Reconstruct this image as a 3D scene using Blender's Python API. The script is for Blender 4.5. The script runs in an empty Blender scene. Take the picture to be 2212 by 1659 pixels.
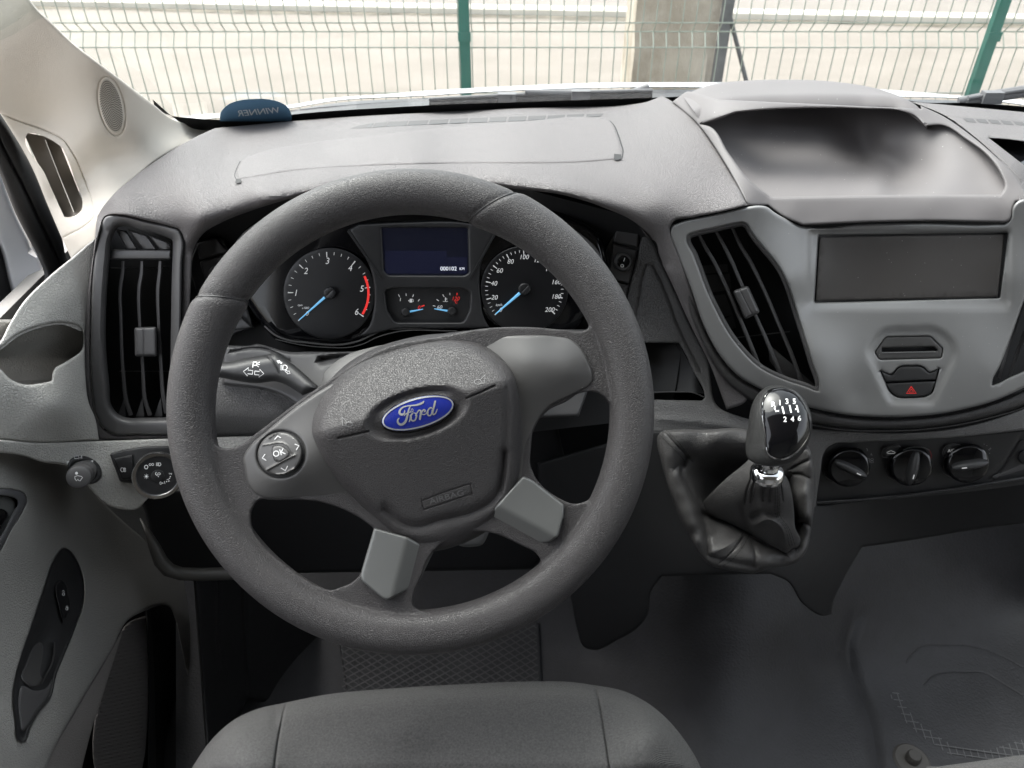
import bpy, bmesh, math, random
import numpy as np
from mathutils import Vector, Matrix, geometry
from mathutils.bvhtree import BVHTree
random.seed(4); RNG = np.random.RandomState(7)
sc = bpy.context.scene
COL = sc.collection
# ------------------------------------------------------------------ camera, world, sun, exposure
CAMZ = 1.85                       # eye height above the road
PITCH = math.radians(36.8)
F = 1662.0                        # focal length in units of a 2212 px wide frame
CP, SP = math.cos(PITCH), math.sin(PITCH)
cam = bpy.data.cameras.new('camera'); camo = bpy.data.objects.new('camera', cam); COL.objects.link(camo)
cam.sensor_width = 36; cam.lens = F / 2212 * 36; cam.clip_start = .02; cam.clip_end = 400
camo.location = (0, 0, CAMZ); camo.rotation_euler = (math.radians(90) - PITCH, 0, 0)
sc.camera = camo
cam.dof.use_dof = True; cam.dof.focus_distance = .74; cam.dof.aperture_fstop = 13
sc.view_settings.view_transform = 'Standard'; sc.view_settings.look = 'None'
sc.view_settings.gamma = 1; sc.view_settings.use_curve_mapping = False
sc.view_settings.exposure = 2.04
world = bpy.data.worlds.new('World'); sc.world = world; world.use_nodes = True
SUN_EL, SUN_AZ = 56, -46          # azimuth from +Y (ahead of the van), positive to the right
wn = world.node_tree; bg = wn.nodes['Background']
sky = wn.nodes.new('ShaderNodeTexSky'); sky.sky_type = 'NISHITA'; sky.sun_disc = False
sky.sun_elevation = math.radians(SUN_EL); sky.sun_rotation = math.radians(SUN_AZ)
sky.air_density = 1.0; sky.dust_density = 3.5; sky.ozone_density = 1.0
hs = wn.nodes.new('ShaderNodeHueSaturation'); hs.inputs['Saturation'].default_value = .25
wn.links.new(sky.outputs[0], hs.inputs['Color']); wn.links.new(hs.outputs[0], bg.inputs['Color'])
bg.inputs['Strength'].default_value = .15
sl = bpy.data.lights.new('sun', 'SUN'); sl.energy = 1.0; sl.angle = math.radians(60); sl.color = (1, .965, .91)
so = bpy.data.objects.new('sun', sl); COL.objects.link(so)
_e, _a = math.radians(SUN_EL), math.radians(SUN_AZ)
so.rotation_euler = Vector((math.sin(_a) * math.cos(_e), math.cos(_a) * math.cos(_e), math.sin(_e))).to_track_quat('Z', 'Y').to_euler()
sc.cycles.use_denoising = True
sc.cycles.max_bounces = 6; sc.cycles.transparent_max_bounces = 12; sc.cycles.caustics_reflective = False
# ------------------------------------------------------------------ placing: measured image position + real distance -> world point
def V(x, y, d):
    """World point(s) that lie at distance d along the lens axis, where the photograph shows (x, y)."""
    x = np.asarray(x, float); y = np.asarray(y, float); d = np.asarray(d, float)
    r = (x - 1106) / F; u = (829.5 - y) / F
    return np.stack([r * d, (CP + SP * u) * d, CAMZ + (-SP + CP * u) * d], -1)
def dz(x, y, z):  return (z - CAMZ) / (-SP + CP * (829.5 - y) / F)
def dy(x, y, Y):  return Y / (CP + SP * (829.5 - y) / F)
def dx(x, y, X):  return X * F / (x - 1106)
def vv(x, y, d): return Vector(V(x, y, d).tolist())
def Zm(x0, y0, w, outw):
    k = w / outw / 1.84448
    def f(*pts):
        return [((x0 / 1.84448 + p[0] * k), (y0 / 1.84448 + p[1] * k)) + tuple(p[2:]) for p in pts]
    f.k = k
    f.pt = lambda a, b: (x0 / 1.84448 + a * k, y0 / 1.84448 + b * k)
    return f
Z1 = Zm(0, 0, 1400, 2212); Z2 = Zm(1300, 0, 1400, 2212); Z3 = Zm(2680, 0, 1400, 2212)
Z4 = Zm(0, 900, 1400, 2212); Z5 = Zm(1300, 900, 1400, 2212); Z6 = Zm(2680, 900, 1400, 2212)
Z7 = Zm(0, 1900, 1400, 2002); Z8 = Zm(1300, 1900, 1400, 2002); Z9 = Zm(2680, 1900, 1400, 2002)
ZC = Zm(880, 800, 1600, 2212); ZP = Zm(1200, 1280, 900, 1623); ZG = Zm(2600, 1500, 700, 1366)
ZH = Zm(3200, 1650, 880, 2212); ZL = Zm(0, 1600, 800, 1659); ZE = Zm(1500, 1560, 330, 2212)
ZS = Zm(880, 1340, 520, 2212); ZR = Zm(2400, 860, 440, 960); ZB = Zm(940, 1660, 380, 2101)

def DF(*ctrl):
    """Smooth distance field through control points: (x, y, d) or (x, y, 'x'|'y'|'z', value).  1/d is interpolated, so planes stay planes."""
    P, W = [], []
    for c in ctrl:
        if len(c) == 3: d = c[2]
        else: d = {'x': dx, 'y': dy, 'z': dz}[c[2]](c[0], c[1], c[3])
        P.append(c[:2]); W.append(1 / d)
    P = np.array(P, float) / 500; W = np.array(W); n = len(P)
    def U(r2): return np.where(r2 > 1e-12, .5 * r2 * np.log(np.maximum(r2, 1e-12)), 0)
    A = np.zeros((n + 3, n + 3)); D = ((P[:, None] - P[None]) ** 2).sum(-1)
    A[:n, :n] = U(D) + np.eye(n) * 1e-5; A[:n, n] = 1; A[:n, n + 1:] = P; A[n, :n] = 1; A[n + 1:, :n] = P.T
    s = np.linalg.lstsq(A, np.concatenate([W, np.zeros(3)]), rcond=None)[0]
    def f(x, y):
        q = np.stack([np.atleast_1d(np.asarray(x, float)), np.atleast_1d(np.asarray(y, float))], -1) / 500
        r = U(((q[:, None] - P[None]) ** 2).sum(-1)) @ s[:n] + s[n] + q @ s[n + 1:]
        return 1 / r
    return f
def crv(pts, closed=True, step=6.0):
    """Smooth curve through pts; a point with a third entry is a corner."""
    n = len(pts); out = []
    P = [np.array(p[:2], float) for p in pts]; C = [len(p) > 2 for p in pts]
    for i in range(n if closed else n - 1):
        j = (i + 1) % n
        a, b = P[i], P[j]
        if C[i] or (not closed and i == 0): a0 = 2 * a - b if not C[j] else a - (b - a)
        else: a0 = P[(i - 1) % n]
        if C[j] or (not closed and j == n - 1): b1 = 2 * b - a
        else: b1 = P[(j + 1) % n]
        L = np.linalg.norm(b - a); k = max(1, int(round(L / step)))
        # centripetal tangents
        la, lb = np.linalg.norm(a - a0) + 1e-9, np.linalg.norm(b1 - b) + 1e-9
        m0 = ((b - a) / L * la + (a - a0) / la * L) / (la + L) * L if L > 1e-9 else b - a
        m1 = ((b - a) / L * lb + (b1 - b) / lb * L) / (lb + L) * L if L > 1e-9 else b - a
        for t in np.arange(k) / k:
            out.append((2*t**3-3*t**2+1)*a + (t**3-2*t**2+t)*m0 + (-2*t**3+3*t**2)*b + (t**3-t**2)*m1)
    if not closed: out.append(P[-1])
    return np.array(out)
def rpoly(pts, r, seg=5):
    """Straight-sided polygon with rounded corners; every output point is a corner for crv."""
    n = len(pts); out = []
    for i in range(n):
        p = np.array(pts[i][:2], float); a = np.array(pts[i-1][:2], float); b = np.array(pts[(i+1) % n][:2], float)
        rr = pts[i][2] if len(pts[i]) > 2 else r
        la, lb = np.linalg.norm(a - p), np.linalg.norm(b - p); q = min(rr, la * .48, lb * .48)
        s, e = p + (a - p) / la * q, p + (b - p) / lb * q
        for t in np.linspace(0, 1, seg + 1):
            w = (1-t)**2 * s + 2*t*(1-t) * p + t*t * e; out.append((w[0], w[1], 1))
    return out
def ell(cx, cy, a, b, rot=0, n=48):
    t = np.linspace(0, 2 * math.pi, n, endpoint=False); c, s = math.cos(math.radians(rot)), math.sin(math.radians(rot))
    return [(cx + a*math.cos(k)*c + b*math.sin(k)*s, cy - a*math.cos(k)*s + b*math.sin(k)*c) for k in t]
def inset(pts, w, step=10):
    """The same outline moved inwards by w."""
    P = crv(pts, True, step); T = np.roll(P, -1, 0) - np.roll(P, 1, 0); T /= np.linalg.norm(T, axis=1)[:, None] + 1e-9; N = np.stack([-T[:, 1], T[:, 0]], 1)
    if (P[:, 0] * np.roll(P[:, 1], -1) - np.roll(P[:, 0], -1) * P[:, 1]).sum() < 0: N = -N
    Q = P + N * w; k = (dist(Q, P) > w * .93) & inside(Q, P) if w > 0 else np.ones(len(Q), bool)
    return [tuple(q) for q in Q[k]]
def inside(Q, poly):
    x, y = Q[:, 0][:, None], Q[:, 1][:, None]
    a = poly; b = np.roll(poly, -1, 0)
    cond = ((a[:, 1] > y) != (b[:, 1] > y))
    with np.errstate(divide='ignore', invalid='ignore'):
        xi = (b[:, 0] - a[:, 0]) * (y - a[:, 1]) / (b[:, 1] - a[:, 1]) + a[:, 0]
    return ((cond & (x < xi)).sum(1) % 2) == 1
def dist(Q, poly, closed=True):
    a = poly if closed else poly[:-1]; b = np.roll(poly, -1, 0) if closed else poly[1:]
    out = np.full(len(Q), 1e9)
    ab = b - a; L = (ab ** 2).sum(1) + 1e-12
    for s in range(0, len(Q), 3000):
        q = Q[s:s+3000]
        t = np.clip(((q[:, None] - a[None]) * ab[None]).sum(-1) / L, 0, 1)
        d = np.sqrt((((a + t[..., None] * ab) - q[:, None]) ** 2).sum(-1)).min(1)
        out[s:s+3000] = d
    return out
# ------------------------------------------------------------------ linking
def link(name, me, mat=None, parent=None, smooth=True, angle=42):
    o = bpy.data.objects.new(name, me); COL.objects.link(o)
    if mat is not None: me.materials.append(mat)
    if smooth:
        me.polygons.foreach_set('use_smooth', [True] * len(me.polygons))
        if angle: me.set_sharp_from_angle(angle=math.radians(angle))
    if parent is not None:
        o.parent = parent; r = parent; t = Vector(r.location)
        while r.parent is not None: r = r.parent; t = t + Vector(r.location)
        if parent.type == 'EMPTY': o.matrix_parent_inverse = Matrix.Translation(-Vector(parent.location))
    return o
def mesh(name, verts, faces, mat=None, parent=None, smooth=True, angle=42):
    me = bpy.data.meshes.new(name); me.from_pydata([tuple(map(float, v)) for v in verts], [], [tuple(f) for f in faces]); me.update()
    return link(name, me, mat, parent, smooth, angle)
def tag(o, label=None, cat=None, group=None, kind=None):
    for k, v in (('label', label), ('category', cat), ('group', group), ('kind', kind)):
        if v: o[k] = v
    return o
def thing(name, label, cat, loc, group=None):
    o = bpy.data.objects.new(name, None); COL.objects.link(o); o.location = loc; o.empty_display_size = .05
    return tag(o, label, cat, group)
# ------------------------------------------------------------------ surface pieces
def region(name, pts, df, mat, parent=None, holes=(), edge=None, hedge='same', sp=10, grooves=(), off=0, skirt=.015, step=6, fn=None, angle=42):
    O = crv(pts, True, step); H = [crv(h, True, step) for h in holes]
    if hedge == 'same': hedge = edge
    x0, y0 = O.min(0); x1, y1 = O.max(0)
    gx, gy = np.meshgrid(np.arange(x0 + sp*.5, x1, sp), np.arange(y0 + sp*.5, y1, sp * .87))
    gx[1::2] += sp / 2
    Q = np.stack([gx.ravel(), gy.ravel()], 1)
    extra = []
    def rings(P, w, inward):
        T = np.roll(P, -1, 0) - np.roll(P, 1, 0); T /= np.linalg.norm(T, axis=1)[:, None] + 1e-9
        N = np.stack([-T[:, 1], T[:, 0]], 1)
        area = (P[:, 0] * np.roll(P[:, 1], -1) - np.roll(P[:, 0], -1) * P[:, 1]).sum()
        if (area < 0) == inward: N = -N
        for fr in (.07, .22, .45, .72, 1.0): extra.append((P + N * w * fr, w * fr, w))
    if edge: rings(O, edge[0], True)
    if hedge:
        for h in H: rings(h, hedge[0], False)
    for g in grooves:
        G = crv(g[0], False, max(3, min(sp, g[1] * 1.2)))
        T = np.gradient(G, axis=0); T /= np.linalg.norm(T, axis=1)[:, None] + 1e-9; N = np.stack([-T[:, 1], T[:, 0]], 1)
        for fr in (-1.8, -1, -.5, 0, .5, 1, 1.8): extra.append((G + N * g[1] * fr, 0, 0))
    bd = [O] + H
    def ok(q): 
        m = inside(q, O)
        for h in H: m &= ~inside(q, h)
        return m
    Q = Q[ok(Q)]
    allb = lambda q: np.min([dist(q, b) for b in bd], 0)
    lim = np.full(len(Q), sp * .4)
    dO = dist(Q, O); keep = dO > (edge[0] * 1.05 + 1 if edge else sp * .4)
    for h in H: keep &= dist(Q, h) > (hedge[0] * 1.05 + 1 if hedge else sp * .4)
    for g in grooves: keep &= dist(Q, crv(g[0], False, 6), False) > g[1] * 2.0
    Q = Q[keep]; parts = [Q]
    for P, dd, w in extra:
        P = P[ok(P)]
        if len(P) == 0: continue
        db = allb(P); P = P[db > max(dd * .93, 1.0)]
        parts.append(P)
    I = np.concatenate(parts)
    # thin out near-duplicates
    key = np.round(I / 1.2).astype(int); _, idx = np.unique(key, axis=0, return_index=True); I = I[np.sort(idx)]
    allp = np.concatenate(bd + [I]); 
    edges = []; s = 0; loops = []
    for b in bd:
        n = len(b); edges += [(s + i, s + (i + 1) % n) for i in range(n)]; loops.append(list(range(s, s + n))); s += n
    vs, es, fs, ov, oe, of = geometry.delaunay_2d_cdt([Vector(p) for p in allp], edges, [], 0, 1e-4)
    VV = np.array([tuple(v) for v in vs]); FF = np.array([f for f in fs if len(f) == 3])
    cen = VV[FF].mean(1); FF = FF[ok(cen)]
    a, b, c = VV[FF[:, 0]], VV[FF[:, 1]], VV[FF[:, 2]]
    cr = (b[:, 0]-a[:, 0])*(c[:, 1]-a[:, 1]) - (b[:, 1]-a[:, 1])*(c[:, 0]-a[:, 0])
    FF[cr > 0] = FF[cr > 0][:, ::-1]      # image y runs down: face the eye
    d = df(VV[:, 0], VV[:, 1]) - off
    if edge:
        s_ = np.clip(dist(VV, O) / edge[0], 0, 1); d = d + edge[1] * (1 - np.sqrt(np.clip(1 - (1 - s_) ** 2, 0, 1)))
    if hedge:
        for h in H:
            s_ = np.clip(dist(VV, h) / hedge[0], 0, 1); d = d + hedge[1] * (1 - np.sqrt(np.clip(1 - (1 - s_) ** 2, 0, 1)))
    for g in grooves:
        t = dist(VV, crv(g[0], False, 4), False) / g[1]; d = d + g[2] * np.exp(-t * t * 1.6)
    if fn is not None: d = d - fn(VV[:, 0], VV[:, 1])
    co = V(VV[:, 0], VV[:, 1], d)
    verts = list(co); faces = [tuple(int(k) for k in f) for f in FF]
    if skirt:
        used = {}
        for f in faces:
            for k in range(3): used[(f[k], f[(k + 1) % 3])] = 1
        bnd = [e for e in used if (e[1], e[0]) not in used]
        mp = {}
        for e in bnd:
            for v in e:
                if v not in mp:
                    mp[v] = len(verts); verts.append(V(VV[v, 0], VV[v, 1], d[v] + skirt))
        for e in bnd: faces.append((e[1], e[0], mp[e[0]], mp[e[1]]))
    return mesh(name, verts, faces, mat, parent, True, angle)
class Marks:
    """Flat ink, lettering and thin lines laid on a surface."""
    def __init__(s, df, off=.0006): s.v = []; s.f = []; s.df = df; s.off = off
    def addpx(s, P, faces, extra=0):
        P = np.asarray(P, float); n = len(s.v); d = s.df(P[:, 0], P[:, 1]) - s.off - extra
        s.v += list(V(P[:, 0], P[:, 1], d)); s.f += [tuple(n + int(k) for k in f) for f in faces]
    def poly(s, pts, extra=0):
        P = [p[:2] for p in pts]; tri = geometry.tessellate_polygon([[Vector((p[0], p[1], 0)) for p in P]])
        s.addpx(P, tri, extra)
    def stroke(s, pts, w, smooth=False, cap=True, extra=0):
        ws = w if hasattr(w, '__len__') else [w] * len(pts)
        P = crv(pts, False, 2.0) if smooth else np.array([p[:2] for p in pts], float)
        if smooth:
            src = np.array([p[:2] for p in pts], float); cum = np.r_[0, np.cumsum(np.linalg.norm(np.diff(src, axis=0), axis=1))]
            c2 = np.r_[0, np.cumsum(np.linalg.norm(np.diff(P, axis=0), axis=1))]
            W = np.interp(c2 / c2[-1], cum / cum[-1], ws)
        else: W = np.array(ws, float)
        T = np.gradient(P, axis=0); T /= np.linalg.norm(T, axis=1)[:, None] + 1e-9; N = np.stack([-T[:, 1], T[:, 0]], 1)
        A, B = P + N * W[:, None] / 2, P - N * W[:, None] / 2
        n = len(P); s.addpx(np.concatenate([A, B]), [(i, i + 1, n + i + 1, n + i) for i in range(n - 1)], extra)
        if cap:
            for c, r in ((P[0], W[0] / 2), (P[-1], W[-1] / 2)): s.disc(c[0], c[1], r, r, 8, extra)
    def disc(s, x, y, a, b=None, n=20, extra=0):
        b = a if b is None else b; t = np.arange(n) * 2 * math.pi / n
        s.addpx(np.concatenate([np.stack([x + a*np.cos(t), y + b*np.sin(t)], 1), [[x, y]]]), [(i, (i+1) % n, n) for i in range(n)], extra)
    def ring(s, P, w, extra=0):
        P = np.array([p[:2] for p in P], float); T = np.roll(P, -1, 0) - np.roll(P, 1, 0); T /= np.linalg.norm(T, axis=1)[:, None]
        N = np.stack([-T[:, 1], T[:, 0]], 1); n = len(P)
        s.addpx(np.concatenate([P + N*w/2, P - N*w/2]), [(i, (i+1) % n, n + (i+1) % n, n + i) for i in range(n)], extra)
    def text(s, body, x, y, h, rot=0, shear=0, sx=1, mirror=False, bold=0, vdir=None, extra=0):
        """(x, y) is the middle of the word, h its capital height, rot in degrees anticlockwise."""
        cu = bpy.data.curves.new('t', 'FONT'); cu.body = body; cu.align_x = 'CENTER'; cu.size = 1; cu.shear = shear; cu.offset = bold; cu.resolution_u = 3
        to = bpy.data.objects.new('t', cu); COL.objects.link(to)
        me = bpy.data.meshes.new_from_object(to.evaluated_get(bpy.context.evaluated_depsgraph_get()))
        bpy.data.objects.remove(to); bpy.data.curves.remove(cu)
        if len(me.vertices) == 0: return
        P = np.array([v.co[:2] for v in me.vertices]); P[:, 1] -= .35; P *= h / .70; P[:, 0] *= sx
        if mirror: P[:, 0] *= -1
        a = math.radians(rot)
        if vdir is None: u = np.array([math.cos(a), -math.sin(a)]); v = np.array([-math.sin(a), -math.cos(a)])
        else: u = np.array([math.cos(a), -math.sin(a)]); v = np.array(vdir, float)
        Q = np.array([x, y]) + P[:, :1] * u + P[:, 1:] * v
        s.addpx(Q, [tuple(p.vertices) for p in me.polygons], extra); bpy.data.meshes.remove(me)
    def build(s, name, mat, parent):
        return mesh(name, s.v, s.f, mat, parent, False)
def ribbon(name, pts, w, df, mat, parent, off=0, skirt=.02, edge=None, smooth=True, step=6):
    """A narrow blade: width w (or list) along a centre line, running back by skirt."""
    ws = w if hasattr(w, '__len__') else [w] * len(pts)
    if len(ws) != len(pts): ws = np.interp(np.linspace(0, 1, len(pts)), np.linspace(0, 1, len(ws)), ws)
    P = crv(pts, False, step) if smooth else np.array([p[:2] for p in pts], float)
    src = np.array([p[:2] for p in pts], float); cum = np.r_[0, np.cumsum(np.linalg.norm(np.diff(src, axis=0), axis=1))]
    c2 = np.r_[0, np.cumsum(np.linalg.norm(np.diff(P, axis=0), axis=1))]; W = np.interp(c2 / c2[-1], cum / cum[-1], ws)
    T = np.gradient(P, axis=0); T /= np.linalg.norm(T, axis=1)[:, None] + 1e-9; N = np.stack([-T[:, 1], T[:, 0]], 1)
    n = len(P); V_ = []; rows = []
    rr = edge or .0008
    for fr, dd in ((.5, skirt), (.5, rr), (.34, 0), (-.34, 0), (-.5, rr), (-.5, skirt)):
        Q = P + N * W[:, None] * fr; V_.append(V(Q[:, 0], Q[:, 1], df(Q[:, 0], Q[:, 1]) - off + dd))
    k = len(V_); vv_ = np.concatenate(V_)
    fs = [(j*n + i, j*n + i + 1, ((j+1) % k)*n + i + 1, ((j+1) % k)*n + i) for j in range(k) for i in range(n - 1)]
    fs += [tuple(j*n for j in range(k)), tuple(j*n + n - 1 for j in range(k))[::-1]]
    o = mesh(name, vv_, fs, mat, parent, True, 50); fixn(o); return o
def fixn(o):
    bm = bmesh.new(); bm.from_mesh(o.data); bmesh.ops.recalc_face_normals(bm, faces=bm.faces); bm.to_mesh(o.data); bm.free()
def gridmesh(name, rows, mat, parent, n=60, levels=2, thick=0):
    """Rows of (x, y, d), each resampled to n points, skinned and subdivided."""
    vs = []
    for r in rows:
        P = crv([p[:2] for p in r], False, 2.0); src = np.array([p[:2] for p in r], float)
        cum = np.r_[0, np.cumsum(np.linalg.norm(np.diff(src, axis=0), axis=1))]; c2 = np.r_[0, np.cumsum(np.linalg.norm(np.diff(P, axis=0), axis=1))]
        D = np.interp(c2 / c2[-1], cum / cum[-1], [p[2] for p in r]); t = np.linspace(0, c2[-1], n)
        vs.append(V(np.interp(t, c2, P[:, 0]), np.interp(t, c2, P[:, 1]), np.interp(t, c2, D)))
    m = len(rows); vs = np.concatenate(vs)
    o = mesh(name, vs, [(j*n+i, j*n+i+1, (j+1)*n+i+1, (j+1)*n+i) for j in range(m-1) for i in range(n-1)], mat, parent, True, 0)
    md = o.modifiers.new('s', 'SUBSURF'); md.levels = levels; md.render_levels = levels
    if thick: md = o.modifiers.new('t', 'SOLIDIFY'); md.thickness = thick; md.offset = 0
    nm = bpy.data.meshes.new_from_object(o.evaluated_get(bpy.context.evaluated_depsgraph_get())); o.modifiers.clear(); o.data = nm; nm.name = name
    nm.polygons.foreach_set('use_smooth', [True] * len(nm.polygons)); return o
def tube(name, pts, r, mat, parent, n=14, closed=False):
    P = [Vector(p) for p in pts]; m = len(P); rs = r if hasattr(r, '__len__') else [r] * m; vs = []; up = None
    for i in range(m):
        t = (P[(i+1) % m] - P[i-1]) if closed else (P[min(i+1, m-1)] - P[max(i-1, 0)]); t.normalize()
        if up is None: up = t.orthogonal().normalized()
        up = (up - t * up.dot(t)).normalized(); b = t.cross(up)
        for k in range(n):
            a = 2 * math.pi * k / n; vs.append(P[i] + (up * math.cos(a) + b * math.sin(a)) * rs[i])
    L = m if closed else m - 1
    fs = [(i*n + k, i*n + (k+1) % n, ((i+1) % m)*n + (k+1) % n, ((i+1) % m)*n + k) for i in range(L) for k in range(n)]
    if not closed: fs += [tuple(range(n))[::-1], tuple(range((m-1)*n, m*n))]
    o = mesh(name, vs, fs, mat, parent, True, 60); fixn(o); return o
def lathe(name, c, ax, prof, mat, parent, n=48, ref=None, a=1, b=1, knurl=None, cap=True):
    """prof: (radius, height along ax)."""
    ax = Vector(ax).normalized(); u = (Vector(ref) - ax * Vector(ref).dot(ax)).normalized() if ref else ax.orthogonal().normalized(); w = ax.cross(u); c = Vector(c); vs = []
    for j, (r, h) in enumerate(prof):
        for k in range(n):
            t = 2 * math.pi * k / n; rr = r * (1 + (.035 * (k % 2) if knurl and knurl[0] <= j <= knurl[1] else 0))
            vs.append(c + ax * h + (u * math.cos(t) * a + w * math.sin(t) * b) * rr)
    m = len(prof); fs = [(j*n + k, j*n + (k+1) % n, (j+1)*n + (k+1) % n, (j+1)*n + k) for j in range(m-1) for k in range(n)]
    if cap: fs += [tuple(range(n))[::-1], tuple(range((m-1)*n, m*n))]
    o = mesh(name, vs, fs, mat, parent, True, 40); fixn(o); return o
def boxm(name, lo, hi, mat, parent=None, bev=0):
    bm = bmesh.new(); bmesh.ops.create_cube(bm, size=1)
    for v in bm.verts: v.co = Vector([(lo[i] + hi[i]) / 2 + v.co[i] * (hi[i] - lo[i]) for i in range(3)])
    if bev: bmesh.ops.bevel(bm, geom=bm.edges[:], offset=bev, segments=2, affect='EDGES')
    me = bpy.data.meshes.new(name); bm.to_mesh(me); bm.free(); return link(name, me, mat, parent, bool(bev), 35)
def dfmesh(o, off=0):
    """Distance of an object's own surface as seen along each measured direction; used to lay detail onto it."""
    bm = bmesh.new(); bm.from_mesh(o.data); t = BVHTree.FromBMesh(bm); bm.free(); E = Vector((0, 0, CAMZ))
    def f(x, y):
        x = np.atleast_1d(x); y = np.atleast_1d(y); out = []; last = None
        for a, b in zip(x, y):
            p = vv(a, b, 1.0) - E; L = p.length; h = t.ray_cast(E, p.normalized())
            out.append(h[3] / L if h[0] is not None else np.nan)
        out = np.array(out)
        if np.isnan(out).any():
            g = ~np.isnan(out)
            if g.any():
                for i in np.where(~g)[0]:
                    j = np.where(g)[0][np.argmin((x[g] - x[i])**2 + (y[g] - y[i])**2)]; out[i] = out[j]
        return out - off
    return f
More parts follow.
